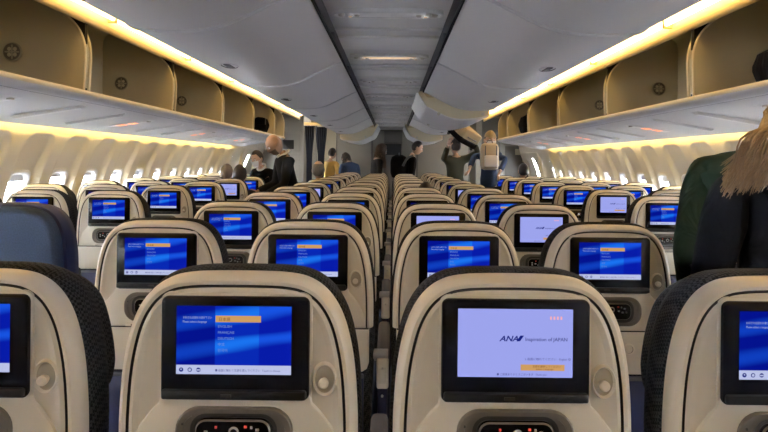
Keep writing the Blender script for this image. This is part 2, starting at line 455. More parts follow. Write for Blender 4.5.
def proto(kind, arm_left):
    r = empty('passenger_seat')
    seat_parts(r, kind, True, arm_left); return r
PR = {(k, a): proto(k, a) for k in ('menu', 'welcome') for a in ((1,), (-1,), (-1, 1))}
used = set()
ORD = ['', 'first', 'second', 'third', 'fourth', 'fifth', 'sixth', 'seventh', 'eighth', 'ninth', 'tenth', 'eleventh', 'twelfth']
def seat(kind, arm, x, y, label, group, dz=0.0):
    key = (kind, arm)
    if key in used: o = copy_tree(PR[key])
    else: o = PR[key]; used.add(key)
    o.location = (x, y, dz)
    o['label'] = label; o['category'] = 'airplane seat'; o['group'] = group
    return o
ROW0, PITCH = .955, .81
rowy = lambda r: ROW0 + PITCH * (r - 1)
KIND = {(1, 2): 'welcome', (3, 2): 'welcome', (3, 3): 'welcome', (5, 2): 'welcome', (4, 1): 'menu', (6, 3): 'welcome', (6, 0): 'welcome', (7, 1): 'welcome'}
names = ['outer left', 'inner left', 'inner right', 'outer right']
for r in range(1, 13):
    for i, x in enumerate((-.72, -.24, .24, .72)):
        k = KIND.get((r, i), 'menu')
        if r > 7 and random.random() < .12: k = 'welcome'
        d = 'white welcome' if k == 'welcome' else 'blue menu'
        seat(k, (-1, 1) if i == 0 else (1,), x, rowy(r), f'cream seat back with {d} screen, {ORD[r]} row ahead, {names[i]} of middle four', 'seats of the middle block')
KW = {('R', 5, 0): 'welcome', ('L', 7, 0): 'welcome', ('R', 8, 2): 'welcome'}
for side, sg in (('L', -1), ('R', 1)):
    for r in range(3, 11):
        for i, x in enumerate((1.70, 2.167, 2.632)):
            if r == 3 and (side == 'L' or i): continue
            if side == 'R' and i == 2 and r == 3: continue
            k = KW.get((side, r, i), 'menu')
            d = 'white welcome' if k == 'welcome' else 'blue menu'
            arm = (1,) if side == 'L' else (-1,)
            seat(k, arm, sg * x, rowy(r), f'cream seat back with {d} screen, {("left", "right")[sg > 0]} block, {ORD[r]} row ahead, {("aisle", "middle", "window")[i]} seat', f'seats of the {("left", "right")[sg > 0]} window block')
for key in PR:
    if key not in used:
        for ch in PR[key].children_recursive: bpy.data.objects.remove(ch)
        bpy.data.objects.remove(PR[key])

# blue fabric seat at the left
def blue_seat():
    root = empty('fabric_seat', (-1.69, 2.42, 0))
    tag(root, 'seat with plain dark blue fabric back at the left, no screen', 'airplane seat')
    R = lambda p, y: [(a, y, b) for a, b in p]
    A = [(x * 1.22, TOP - .022 - (TOP - z) * 1.0) for x, z in arch()]
    lo = TOP - .7
    mb = MB(); rings = []
    for (y, d) in ((.05, -.002), (.02, .0), (.005, .012), (0, .03)):
        r = inset(A, d); w = .262 - max(d, 0)
        rings.append(R([(-w, lo)] + r + [(w, lo)], y))
    mb.loft(rings, M['bluefab'], cap1=True); mb.build('back_panel', root, ang=60)
    mb = MB(); rings = []
    for (y, d) in ((.05, .004), (.055, -.012), (.10, -.018), (.15, -.01), (.17, .03)):
        r = inset(A, d); w = .262 - d
        rings.append(R([(-w, lo)] + r + [(w, lo)], y))
    mb.loft(rings, M['navy'], cap0=True, cap1=True); mb.build('side_bolster', root, ang=60)
    mb = MB(); mb.box((0, .38, .44), (.46, .42, .13), M['bluefab'], .035); mb.build('seat_cushion', root)
    for sx in (-1, 1):
        mb = MB(); mb.tube([(sx * .16, .12, .38), (sx * .16, .10, .2), (sx * .16, .08, .012)], .014, M['metal']); mb.box((sx * .16, .25, .006), (.04, .42, .012), M['metal'], .003)
        mb.build('leg', root)
blue_seat()

# ------------------------------------------------------------------ cabin shell
Y0, Y1, YE = -2.6, 10.9, 14.5
H = lambda h: E + h
def sheet(name, prof, ya, yb, m, step=None, close=None, kind='structure', parent=None, ang=35):
    mb = MB(); ys = [ya, yb] if not step else [ya + (yb - ya) * k / max(1, round((yb - ya) / step)) for k in range(max(1, round((yb - ya) / step)) + 1)]
    mb.loft([[(x, y, H(h)) for x, h in prof] for y in ys], m, closed=False)
    o = mb.build(name, parent, ang=ang)
    if kind and parent is None: tag(o, kind=kind)
    return o
mb = MB(); mb.box((0, (Y0 + YE) / 2, -.05), (6.2, YE - Y0, .1), M['floor']); tag(mb.build('floor'), kind='structure')
mb = MB(); mb.box((0, Y0 - .05, 1.3), (6.2, .1, 2.8), M['bulk']); tag(mb.build('wall_rear'), kind='structure')
mb = MB(); mb.box((0, YE + .05, 1.3), (6.2, .1, 2.8), M['wall']); tag(mb.build('wall_front'), kind='structure')
mb = MB(); mb.box((0, (Y0 + YE) / 2, 2.62), (6.2, YE - Y0, .06), M['grey']); tag(mb.build('ceiling'), kind='structure')

# sidewalls with tall arched recesses and window openings
WPROF = [(2.62, .46), (2.635, .30), (2.66, .18), (2.72, .05), (2.785, -.10), (2.83, -.25), (2.865, -.45), (2.88, -.70), (2.88, -1.33)]
def wallx(h):
    for (x0, h0), (x1, h1) in zip(WPROF, WPROF[1:]):
        if h <= h0 and h >= h1: return x0 + (x1 - x0) * (h0 - h) / (h0 - h1)
    return WPROF[0][0] if h > 0 else WPROF[-1][0]
WP, WY0 = .498, 4.27
wys = [WY0 + WP * k for k in range(-12, 11)]
WC, WH, WW = -.285, .34, .235
def sm(t): t = max(0, min(1, t)); return t * t * (3 - 2 * t)
def recess(dy, h):
    # arch: half width .165 at bottom, narrower at the top; rounded top at h=.195
    hw = .172 + max(0, -h) * .03
    top = .195
    r = .12
    if h > top - r:
        q = (h - (top - r)) / r
        if q >= 1: return 0
        hw2 = hw - r + r * math.sqrt(max(0, 1 - q * q))
    else: hw2 = hw
    d = hw2 - abs(dy)
    dt = top - h
    return (.026 + .025 * sm((top - h) / .35)) * sm(min(d / .028, dt / .035)) * sm((h + 1.0) / .1)
def inwin(dy, h, g=0):
    a, b = abs(dy) / (WW / 2 + g), abs(h - WC) / (WH / 2 + g)
    return a ** 4 + b ** 4 < 1
hs = [.46, .36, .28] + [.22 - .0175 * k for k in range(46)] + [-.62, -.7, -.8, -.9, -1.0, -1.33]
def sidewall(name, sg):
    mb = MB()
    ys = []
    y = Y0
    for w in wys:
        if w - .26 < Y0 or w + .26 > 9.55: continue
        ys += [w - .249 + .498 * k / 28 for k in range(28)]
    a = ys[0]; ys = [Y0] + [q for q in ys if q > Y0 + .01] + [ys[-1] + .02, YE]
    idx = []
    lims = [w for w in wys if Y0 < w - .26 and w + .26 < 9.55]
    for yy in ys:
        near = min(lims, key=lambda w: abs(w - yy)); dy = yy - near
        col = [(sg * (wallx(h) + (recess(dy, h) if abs(dy) < .257 else 0)), yy, H(h)) for h in hs]
        idx.append(mb.add(col))
    for i in range(len(ys) - 1):
        yc = (ys[i] + ys[i + 1]) / 2; near = min(lims, key=lambda w: abs(w - yc))
        for j in range(len(hs) - 1):
            hc = (hs[j] + hs[j + 1]) / 2
            if ys[i + 1] - ys[i] < .05 and inwin(yc - near, hc): continue
            mb.face((idx[i] + j, idx[i + 1] + j, idx[i + 1] + j + 1, idx[i] + j + 1), M['wall'])
    tag(mb.build(name, ang=60), kind='structure')
    return lims
nwin = 1
for name, sg in (('wall_left', -1), ('wall_right', 1)):
    lims = sidewall(name, sg)
    for w in lims:
        root = empty(f'window_{nwin}', (0, 0, 0)); nwin += 1; tag(root, kind='structure')
        def ringp(g, dx, n=28):
            out = []
            for k in range(n):
                t = 2 * PI * k / n; c, s_ = math.cos(t), math.sin(t)
                e = 2 / 4.0
                dy = (WW / 2 + g) * abs(c) ** e * (1 if c > 0 else -1); hh = WC + (WH / 2 + g) * abs(s_) ** e * (1 if s_ > 0 else -1)
                out.append((sg * (wallx(hh) + recess(dy, hh) + dx), w + dy, H(hh)))
            return out
        mb = MB()
        mb.loft([ringp(.030, .004), ringp(.022, -.008), ringp(.010, -.010), ringp(-.004, 0), ringp(-.010, .03), ringp(-.010, .07)], M['white'])
        mb.build('window_frame', root, ang=60)
        mb = MB(); r = ringp(-.008, .055); r2 = ringp(-.008, .06); mb.loft([r, r2], M['glass'], cap0=True, cap1=True); mb.build('pane', root)
        mb = MB(); drop = .045 + .04 * random.random()
        ps = [ringp(-.009, .03)[k] for k in range(28)]
        zt = H(WC + WH / 2) - .009
        hb = WC + WH / 2 - drop
        pts = [p for p in ps if p[2] > H(hb)]
        if len(pts) > 3:
            b = mb.add(pts); mb.face(range(b, b + len(pts)), M['psu'], True); b = mb.add([(p[0] + sg * .006, p[1], p[2]) for p in pts]); mb.face(range(b, b + len(pts)), M['psu'], True)
            mb.build('window_shade', root)

# service-panel undersides and lips, bins
BPITCH, B0 = 1.31, 3.30
bys = [B0 + BPITCH * k for k in range(-4, 5)]     # -1.94 ... 8.54
bys = [Y0] + [b for b in bys if b > Y0 + .1] + [9.30]
tn = 1
for sg in (-1, 1):
    sd = 'left' if sg < 0 else 'right'
    prof = [(1.845, .345), (1.86, .338), (2.05, .312), (2.30, .272), (2.50, .236), (2.525, .236), (2.53, .25), (2.50, .29)]
    sheet(f'ceiling_{sd}_underside', [(sg * x, h) for x, h in prof], Y0, 9.30, M['psu'])
    # closing sheets: back of the cove and above bins
    sheet(f'ceiling_{sd}_cove', [(sg * 2.50, .29), (sg * 2.45, .42), (sg * 2.62, .46)], Y0, 9.30, M['wall'])
    # lip rail
    lp = [(1.80, .408), (1.788, .402), (1.782, .392), (1.785, .378), (1.795, .365), (1.815, .352), (1.838, .345)]
    mb = MB()
    ms = [M['binedge'], M['binedge'], M['binedge'], M['lip'], M['lip'], M['lip'], M['seam']]
    lp2 = lp + [(1.846, .345)]
    yr = [Y0, 9.30]
    bs = [mb.add([(sg * x, y, H(h)) for x, h in lp2]) for y in yr]
    for i in range(len(lp2) - 1): mb.face((bs[0] + i, bs[0] + i + 1, bs[1] + i + 1, bs[1] + i), ms[min(i, 6)])
    # end cap of the rail and panel
    endp = [(sg * x, 9.30, H(h)) for x, h in lp2] + [(sg * x, 9.30, H(h)) for x, h in prof] + [(sg * 2.36, 9.30, H(.45)), (sg * 1.9, 9.30, H(.41))]
    b = mb.add(endp); mb.face(range(b, b + len(endp)), M['binedge'], True)
    tag(mb.build(f'trim_{tn}', ang=50), kind='structure'); tn += 1
    # underside seams, reading-light units
    k = 0
    for y in [Y0 + .55 * j for j in range(1, 22)]:
        if y > 9.1: break
        mb = MB()
        if k % 3 == 0:      # unit with lit signs
            d = Vector((2.30 - 1.95, 0, .272 - .325)).normalized()
            def up(u, yy, off=0): return (sg * (1.95 + u * .35), yy, H(.3265 - u * .053) - .002 - off)
            for (u0, u1, ya, yb, mm, of) in ((.05, .95, -.055, .055, 'white', .006),):
                pts = [up(u0, y + ya, of), up(u1, y + ya, of), up(u1, y + yb, of), up(u0, y + yb, of)]
                pts2 = [up(u0 - .05, y + ya - .01, 0), up(u1 + .05, y + ya - .01, 0), up(u1 + .05, y + yb + .01, 0), up(u0 - .05, y + yb + .01, 0)]
                mb.loft([pts2, pts], M[mm], cap1=True)
            for (u, n) in ((.36, 3), (.62, 3)):
                for q in range(n):
                    yy = y - .026 + .026 * q
                    pts = [up(u, yy - .009, .008), up(u + .18, yy - .009, .008), up(u + .18, yy + .006, .008), up(u, yy + .006, .008)]
                    b = mb.add(pts); mb.face((b, b + 1, b + 2, b + 3), M['sign'], True)
            mb.tube([up(.08, y, .004), up(.08, y, .014)], .018, M['silver'], 12)
            o = mb.build('seatbelt_sign')
            tag(o, f'service unit with orange lit sign under the {sd} bins, ' + ('nearest', 'second', 'third', 'fourth', 'fifth', 'sixth', 'seventh', 'eighth')[k // 3] + ' along', 'sign', f'lit signs under the {sd} bins')
        else:
            def up(u, yy, off=0): return (sg * (1.90 + u * .55), yy, H(.334 - u * .090) - .002 - off)
            hw_ = .035 if k % 3 == 1 else .012
            a_ = [up(0, y - hw_), up(.8, y - hw_), up(.8, y + hw_), up(0, y + hw_)]
            b_ = [up(.03, y - hw_ * .6, .016), up(.77, y - hw_ * .6, .016), up(.77, y + hw_ * .6, .016), up(.03, y + hw_ * .6, .016)]
            mb.loft([a_, b_], M['white'] if k % 3 == 1 else M['psu'], cap1=True)
            tag(mb.build(f'trim_{tn}'), kind='structure'); tn += 1
        k += 1
    # bins
    backp = [(1.80, .404), (2.10, .385), (2.28, .41), (2.36, .47), (2.375, .56), (2.38, .75), (2.375, .96), (2.33, 1.03), (2.2, 1.05), (1.835, 1.05), (1.832, .96)]
    sidep = [(1.800, .404), (1.795, .50), (1.792, .60), (1.798, .68), (1.825, .755), (1.875, .82), (1.94, .87), (2.05, .915)]
    for bi, (ya, yb) in enumerate(zip(bys, bys[1:])):
        root = empty('overhead_bin', (sg * 2.1, (ya + yb) / 2, H(.4)))
        ox, oy, oz = root.location
        ordn = bi - 3
        nm = ('rearmost', 'behind the camera', 'beside the camera', 'nearest', 'second', 'third', 'fourth', 'fifth', 'sixth')
        tag(root, f'open empty overhead bin on the {sd} side, ' + (nm[min(bi, 8)]) + ' along the aisle', 'overhead bin', f'open bins on the {sd} side')
        g = .030
        mb = MB()
        bp = catmull([Vector((x, h, 0)) for x, h in backp], 4)
        mb.loft([[(sg * p.x - ox, y - oy, H(p.y) - oz) for p in bp] for y in (ya + g, yb - g)], M['bincream'], closed=False)
        mb.build('bin_interior', root, ang=60)
        full = catmull([Vector((x, h, 0)) for x, h in sidep], 4)
        rest = [Vector((2.15, .96, 0)), Vector((2.28, 1.03, 0)), Vector((2.35, 1.03, 0)), Vector((2.38, .96, 0)), Vector((2.378, .56, 0)), Vector((2.362, .47, 0)), Vector((2.28, .408, 0)), Vector((2.10, .383, 0))]
        poly = [(p.x, p.y) for p in full] + [(p.x, p.y) for p in rest]
        for yy, d in ((ya + g, 1), (yb - g, -1)):
            mb = MB()
            r0 = [(sg * x - ox, yy - oy, H(h) - oz) for x, h in poly]
            r1 = [(sg * x - ox, yy - d * .010 - oy, H(h) - oz) for x, h in poly]
            mb.loft([r0, r1], M['bincream'])
            b = mb.add(r0); mb.face(range(b, b + len(r0)), M['bincream'], True)
            b = mb.add(r1); mb.face(range(b, b + len(r1)), M['bincream'], True)
            # pale bead along the front edge
            mb.tube([(sg * p.x - ox, yy - oy, H(p.y) - oz) for p in full[:-4]], .0065, M['binedge'], 6)
            mb.build('side_panel', root, ang=50)
        # round fitting on the far side panel
        mb = MB()
        gy = yb - g - .010 - oy
        cx_, cz_ = sg * 2.215 - ox, H(.625) - oz
        n = 24
        def circ(r, dy): return [(cx_ + r * math.cos(2 * PI * q / n), gy - dy, cz_ + r * math.sin(2 * PI * q / n)) for q in range(n)]
        mb.loft([circ(.056, -.002), circ(.056, .006), circ(.050, .009), circ(.046, .006)], M['binrim'], cap1=True, mats=[M['binrim'], M['binrim'], M['taupe']])
        for q in range(4):
            t = PI / 4 + q * PI / 2
            mb.ball((cx_ + .024 * math.cos(t), gy - .007, cz_ + .024 * math.sin(t)), (.012, .002, .012), M['bincream'], 10, 6)
        mb.box((cx_, gy - .007, cz_), (.008, .005, .085), M['binrim'], .002); mb.box((cx_, gy - .007, cz_), (.085, .005, .008), M['binrim'], .002)
        mb.build('round_vent', root)
        # added pale plate standing for the lighter strip of the back wall
        mb = MB(); y_ = yb - g - .02 - oy
        mb.box((sg * 2.365 - ox, ya + .16 - oy, H(.62) - oz), (.012, .20, .34), M['palestrip'], .004); mb.build('back_wall_pale_strip', root)
    # black filler plates standing in for the dark cavity between bins
    mb = MB()
    for b_ in bys[1:-1]:
        mb.box((sg * 2.09, b_, H(.71)), (.57, .028, .66), M['black'])
        s2 = catmull([Vector((x + .006, h, 0)) for x, h in sidep], 4)
        mb.loft([[(sg * p.x, b_ + d, H(p.y)) for p in s2] for d in (-.022, .022)], M['bincream'], closed=False)
    tag(mb.build(f'trim_{tn}'), kind='structure'); tn += 1
    # valance and cove lamp
    vp = [(1.83, 1.055), (1.83, .83), (1.822, .812), (1.81, .806), (1.80, .809), (1.795, .82), (1.797, .86), (1.80, .89), (1.805, .93), (1.80, .96)]
    mb = MB(); mb.loft([[(sg * x, y, H(h)) for x, h in vp] for y in (Y0, 10.85)], M['valance'], closed=False)
    mb.loft([[(sg * x, y, H(h)) for x, h in ((1.80, .96), (1.79, .985), (1.76, 1.0), (1.70, 1.01))] for y in (Y0, 10.85)], M['wall'], closed=False)
    tag(mb.build(f'trim_{tn}', ang=60), kind='structure'); tn += 1
    mb = MB(); mb.loft([[(sg * x, y, H(h)) for x, h in ((1.776, .886), (1.764, .881), (1.753, .885), (1.748, .897), (1.748, .945), (1.776, .95))] for y in (Y0 + .02, 10.8)], M['cove'], cap0=True, cap1=True)
    for yj in [Y0 + 1.31 * q + .9 for q in range(10)]:
        if yj < 10.5: mb.box((sg * 1.772, yj, H(.91)), (.055, .02, .08), M['valance'], .004)
    tag(mb.build('cove_light', ang=60), f'warm yellow light strip running above the {sd} open bins', 'light')
    mb = MB(); mb.box((sg * 2.565, (Y0 + 9.3) / 2, H(.33)), (.035, 9.3 - Y0 - .04, .02), M['sidecove'], .006)
    tag(mb.build('sidewall_light'), f'hidden yellow light strip washing the {sd} window wall', 'light')
    # aisle ceiling
    sheet(f'ceiling_{sd}_aisle', [(sg * x, h) for x, h in ((1.70, 1.01), (1.55, 1.04), (1.3, 1.05), (1.12, 1.03), (1.03, .97))], Y0, YE, M['grey'])

for sg in (-1, 1): sheet('wall_%s_crown' % ('left' if sg < 0 else 'right'), [(sg * 2.62, .46), (sg * 2.66, .6), (sg * 2.75, 1.29)], Y0, YE, M['grey'])
# centre strip
CH = .650
mb = MB(); yy = Y0
seams = []
mb.box((0, (Y0 + 11.45) / 2, H(CH) + .02), (.535, 11.45 - Y0, .02), M['grey2'])
for sg in (-1, 1):
    mb.box((sg * .284, (Y0 + 11.45) / 2, H(CH) + .018), (.030, 11.45 - Y0, .02), M['darkgrey'])
    mb.box((sg * .304, (Y0 + 11.45) / 2, H(CH) + .01), (.009, 11.45 - Y0, .03), M['black'])
    for q in range(14):
        mb.box((sg * .286, Y0 + .5 + q * 1.0, H(CH) + .006), (.016, .16, .010), M['pad'], .003)
tag(mb.build('ceiling_centre'), kind='structure')
k = 0
for q in range(-5, 10):
    y = 2.43 + q
    if y > 11.2 or y < Y0 + .3: continue
    # plain panels between the units, with slim raised seams
    for dy in (.30, .62):
        mb = MB(); mb.box((0, y + dy, H(CH) + .004), (.530, .012 if dy < .5 else .3, .014), M['grey'] if dy > .5 else M['lip'], .004)
        tag(mb.build(f'trim_{tn}'), kind='structure'); tn += 1
    root = empty('service_unit', (0, y, H(CH)))
    tag(root, 'oval light and vent unit in the centre ceiling strip, ' + (('warm lit, ' if q == 1 else '') + ['behind the camera', 'above the camera', 'nearly overhead'][min(k, 2)] if q < 0 else ('frontmost in view' if q == 0 else 'warm lit and second' if q == 1 else ORD[q + 1]) + ' along'), 'reading light', 'service units of the centre strip')
    k += 1
    mb = MB()
    ov = []
    for t in range(36):
        a = 2 * PI * t / 36; c, s_ = math.cos(a), math.sin(a)
        ov.append((.243 * abs(c) ** .55 * (1 if c > 0 else -1), .055 * abs(s_) ** .8 * (1 if s_ > 0 else -1)))
    RZ = lambda p, z: [(a, b, z) for a, b in p]
    mb.loft([RZ(ov, .012), RZ(ov, -.006), RZ(inset(ov, .004), -.010), RZ(inset(ov, .012), -.008), RZ(inset(ov, .018), .004)], M['lip'], cap1=True, mats=[M['lip'], M['lip'], M['white'], M['grey2']])
    mb.build('housing', root)
    for sx in (-1, 1):
        for j, (dx, r) in enumerate(((.205, .014), (.165, .016), (.135, .013))):
            mb = MB()
            mb.tube([(sx * dx, 0, .006), (sx * dx, 0, -.010), (sx * dx, 0, -.014)], [r, r, r * .6], M['silver'] if j != 1 else M['white'], 12)
            if j == 1: mb.tube([(sx * dx, 0, -.0138), (sx * dx, 0, -.016)], [r * .5, r * .4], M['warmlamp'] if q in (0, 1) else M['recess'], 10)
            mb.build('air_nozzle' if j != 1 else 'lamp', root)
    mb = MB(); mb.box((0, 0, -.002), (.33, .07, .012), M['grey'] if q != 1 else M['warmlamp'], .004); mb.build('light_panel', root)

# centre bins
CPR = [(.309, .655), (.313, .646), (.35, .632), (.39, .612), (.45, .583), (.516, .549), (.58, .519), (.65, .498), (.726, .487), (.81, .485), (.89, .4875), (.94, .492), (.968, .505), (.99, .54), (1.01, .62), (1.03, .75), (1.035, .97)]
cseam = [-2.48, -.96, .56, 2.08, 3.60, 5.12, 6.64, 8.16, 9.68, 11.2]
def center_bin(sg, ya, yb, opened, label):
    root = empty('centre_overhead_bin', (sg * .7, (ya + yb) / 2, H(.5)))
    ox, oy, oz = root.location
    tag(root, label, 'overhead bin', 'bins above the middle seats')
    g = .009
    dh = {0: 0, 1: -.10, 2: -.15}[opened]
    # an open bucket hangs down, swung about its inner edge
    def tr(x, h):
        if not opened: return x, h
        a = {1: -.0, 2: 0}[opened]
        return x - .05 - (.02 if opened == 2 else 0), h + dh * sm((x - .28) / .12) * (1 - .35 * sm((x - .6) / .5))
    pr = [tr(x, h) for x, h in (CPR if not opened else CPR[:13])]
    cat = catmull([Vector((x, h, 0)) for x, h in pr], 3)
    mb = MB()
    if opened:
        top = [Vector((.93, .66, 0)), Vector((.88, .67, 0))]
        inner = [Vector((p.x - .012, p.y + .014, 0)) for p in cat][::-1]
        ring = cat + inner
        mb.loft([[(sg * p.x - ox, y - oy, H(p.y) - oz) for p in ring] for y in (ya + g, yb - g)], M['grey'], cap0=True, cap1=True)
        mb.build('bucket', root, ang=50)
        for yy in (ya + .02, yb - .02):
            mb = MB()
            up = [Vector((p.x, p.y + .006, 0)) for p in cat]
            up2 = [Vector((p.x, max(p.y + .09, .60 - .12 * (p.x > .9)), 0)) for p in cat][::-1]
            rg = up + up2
            r0 = [(sg * p.x - ox, yy - .008 - oy, H(p.y) - oz) for p in rg]; r1 = [(sg * p.x - ox, yy + .008 - oy, H(p.y) - oz) for p in rg]
            mb.loft([r0, r1], M['binedge'], cap0=True, cap1=True)
            for (fx) in (.45, .86):
                mb.tube([(sg * fx - ox, yy - .008 - oy, H(.48 + dh * .3) - oz), (sg * fx - ox, yy - .018 - oy, H(.48 + dh * .3) - oz)], .016, M['silver'], 10)
            mb.build('end_panel', root)
        # fixed cavity behind
        mb = MB()
        mb.loft([[(sg * x - ox, y - oy, H(h) - oz) for x, h in ((.309, .655), (.32, .93), (1.03, .97))] for y in (ya, yb)], M['bincream'], closed=False)
        for yy in (ya + .002, yb - .002):
            b = mb.add([(sg * x - ox, yy - oy, H(h) - oz) for x, h in [(.32, .64), (.45, .59), (.6, .52), (.75, .50), (.95, .51), (1.0, .6), (1.03, .95), (.33, .92)]]); mb.face(range(b, b + 8), M['bincream'], True)
        mb.build('housing', root)
    else:
        mb.loft([[(sg * p.x - ox, y - oy, H(p.y) - oz) for p in cat] for y in (ya + g, yb - g)], M['grey'], closed=False)
        # turned-in ends so the joint reads as a seam
        for yy, d in ((ya + g, -1), (yb - g, 1)):
            mb.loft([[(sg * p.x - ox, yy - oy, H(p.y) - oz) for p in cat], [(sg * p.x - ox, yy + d * .003 - oy, H(p.y) + .02 - oz) for p in cat]], M['lip'], closed=False)
        for yy in (ya + g, yb - g): mb.tube([(sg * p.x - ox, yy - oy, H(p.y) - oz) for p in cat], .006, M['lip'], 6)
        mb.build('bucket', root, ang=50)
        mb = MB()
        lx, lh = .815, .486
        cyl = (ya + yb) / 2 - oy
        ovl = [(lx + .045 * math.cos(t * PI / 10), .075 * math.sin(t * PI / 10)) for t in range(20)]
        RR = lambda p, h: [(sg * a - ox, cyl + b, H(h) - oz) for a, b in p]
        mb.loft([RR(ovl, lh + .004), RR(ovl, lh - .003), RR(inset(ovl, .006), lh - .004), RR(inset(ovl, .010), lh + .001)], M['lip'], cap1=True, mats=[M['lip'], M['lip'], M['darkgrey']])
        mb.box((sg * lx - ox, cyl, H(lh - .004) - oz), (.03, .11, .006), M['darkgrey'], .002)
        mb.build('latch', root)
for sg in (-1, 1):
    sd = 'left' if sg < 0 else 'right'
    nm = ['rearmost', 'behind the camera', 'over the camera', 'nearest in view', 'second in view', 'third in view', 'fourth in view', 'fifth in view', 'last before the bulkhead']
    for i, (a, b) in enumerate(zip(cseam, cseam[1:])):
        op = 0
        if sg > 0 and i == 5: op = 1
        if i == 8: op = 2
        center_bin(sg, a, b, op, f'{"open drooping" if op else "closed grey"} centre bin left of the strip, {nm[i]}' if sg < 0 else f'{"open drooping" if op else "closed grey"} centre bin right of the strip, {nm[i]}')
mb = MB()
for sg in (-1, 1): mb.box((sg * .316, (Y0 + 11.4) / 2, H(.80)), (.008, 11.4 - Y0, .28), M['darkgrey'])
tag(mb.build(f'trim_{tn}'), kind='structure'); tn += 1
# dark backing above centre-bin seams
for sg in (-1, 1):
    mb = MB()
    for b in cseam[1:-1]:
        pr = catmull([Vector((x, h + .02, 0)) for x, h in CPR], 2)
        mb.loft([[(sg * p.x, b + d, H(p.y)) for p in pr] for d in (-.03, .03)], M['darkgrey'], closed=False)
    tag(mb.build(f'trim_{tn}'), kind='structure'); tn += 1

# ------------------------------------------------------------------ far end
BY = 11.5
xl = P(336, 160, BY).x; xr = P(470, 160, BY).x
mb = MB()
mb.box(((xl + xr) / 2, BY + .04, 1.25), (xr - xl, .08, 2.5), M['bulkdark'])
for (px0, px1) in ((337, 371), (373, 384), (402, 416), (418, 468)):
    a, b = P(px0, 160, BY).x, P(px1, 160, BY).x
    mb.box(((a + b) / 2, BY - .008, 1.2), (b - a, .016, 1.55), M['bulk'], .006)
tag(mb.build('wall_bulkhead'), kind='structure')
a, b = P(384, 143, BY - .05), P(402, 156, BY - .05)
root = empty('wall_monitor', ((a.x + b.x) / 2, BY - .04, (a.z + b.z) / 2)); tag(root, 'switched off dark monitor mounted on the central bulkhead', 'monitor')
mb = MB(); plate(mb, rr(0, 0, b.x - a.x, a.z - b.z, .012), .038, -.008, .006, M['taupe']); mb.build('bezel', root)
mb = MB(); plate(mb, rr(0, 0, (b.x - a.x) * .9, (a.z - b.z) * .86, .004), -.006, -.010, .001, M['ledge']); mb.build('screen', root)
def galley_body(root, xi, sg, cx):
    pr = [(xi, 0), (sg * 2.86, 0)] + [(sg * (wallx(h) - .015), H(h)) for h in (-.9, -.6, -.45, -.25, -.1, .05, .18, .3, .44)] + [(sg * 2.43, H(.88)), (sg * 2.19, H(1.03)), (xi, H(.95))]
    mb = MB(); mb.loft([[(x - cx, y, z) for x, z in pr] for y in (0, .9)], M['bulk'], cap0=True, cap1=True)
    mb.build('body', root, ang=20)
# left service block with screen
MY = 11.44
xa = P(303.5, 150, MY).x
root = empty('galley_block', ((xa - 2.85) / 2, MY, 0)); tag(root, 'tall cream galley block past the left bins with small black screen', 'galley')
cx_ = (xa + 2.85 * -1) / 2; w_ = abs(-2.85 - xa)
galley_body(root, xa, -1, cx_)
p0 = P(294, 140, MY) - Vector((cx_, MY, 0)); p1 = P(283, 149, MY) - Vector((cx_, MY, 0))
mb = MB(); plate(mb, rr((p0.x + p1.x) / 2, (p0.z + p1.z) / 2, abs(p0.x - p1.x), abs(p0.z - p1.z), .01), .0, -.02, .005, M['ledge']); mb.build('screen', root)
for (a, b, c, d) in ((279, 134, 300, 152), (279, 154, 300, 162), (281, 118, 301, 132), (279, 165, 300, 190)):
    q0 = P(a, b, MY) - Vector((cx_, MY, 0)); q1 = P(c, d, MY) - Vector((cx_, MY, 0))
    mb = MB(); plate(mb, rr((q0.x + q1.x) / 2, (q0.z + q1.z) / 2, abs(q0.x - q1.x), abs(q0.z - q1.z), .02), .002, -.010, .004, M['bulk']); mb.build('panel', root)
# right service block
xb = P(476, 150, MY).x
root = empty('galley_block', ((xb + 2.85) / 2, MY, 0)); tag(root, 'tall beige galley block past the right bins with posted notices', 'galley')
cx_ = (xb + 2.85) / 2; w_ = 2.85 - xb
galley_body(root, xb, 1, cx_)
for (a, b, c, d, mm) in ((482, 118, 500, 176, 'bulkdark'), (505, 146, 534, 180, 'bulkdark'), (482, 112, 534, 116, 'taupe')):
    q0 = P(a, b, MY) - Vector((cx_, MY, 0)); q1 = P(c, d, MY) - Vector((cx_, MY, 0))
    mb = MB(); plate(mb, rr((q0.x + q1.x) / 2, (q0.z + q1.z) / 2, abs(q0.x - q1.x), abs(q0.z - q1.z), .012), .002, -.008, .004, M[mm]); mb.build('panel', root)
for (a, b, c, d) in ((515, 149, 520, 155), (522, 149, 526, 155), (522, 157, 526, 162)):
    q0 = P(a, b, MY) - Vector((cx_, MY, 0)); q1 = P(c, d, MY) - Vector((cx_, MY, 0))
    mb = MB(); plate(mb, rr((q0.x + q1.x) / 2, (q0.z + q1.z) / 2, abs(q0.x - q1.x), abs(q0.z - q1.z), .002), -.006, -.011, .001, M['bincream']); mb.build('notice', root)
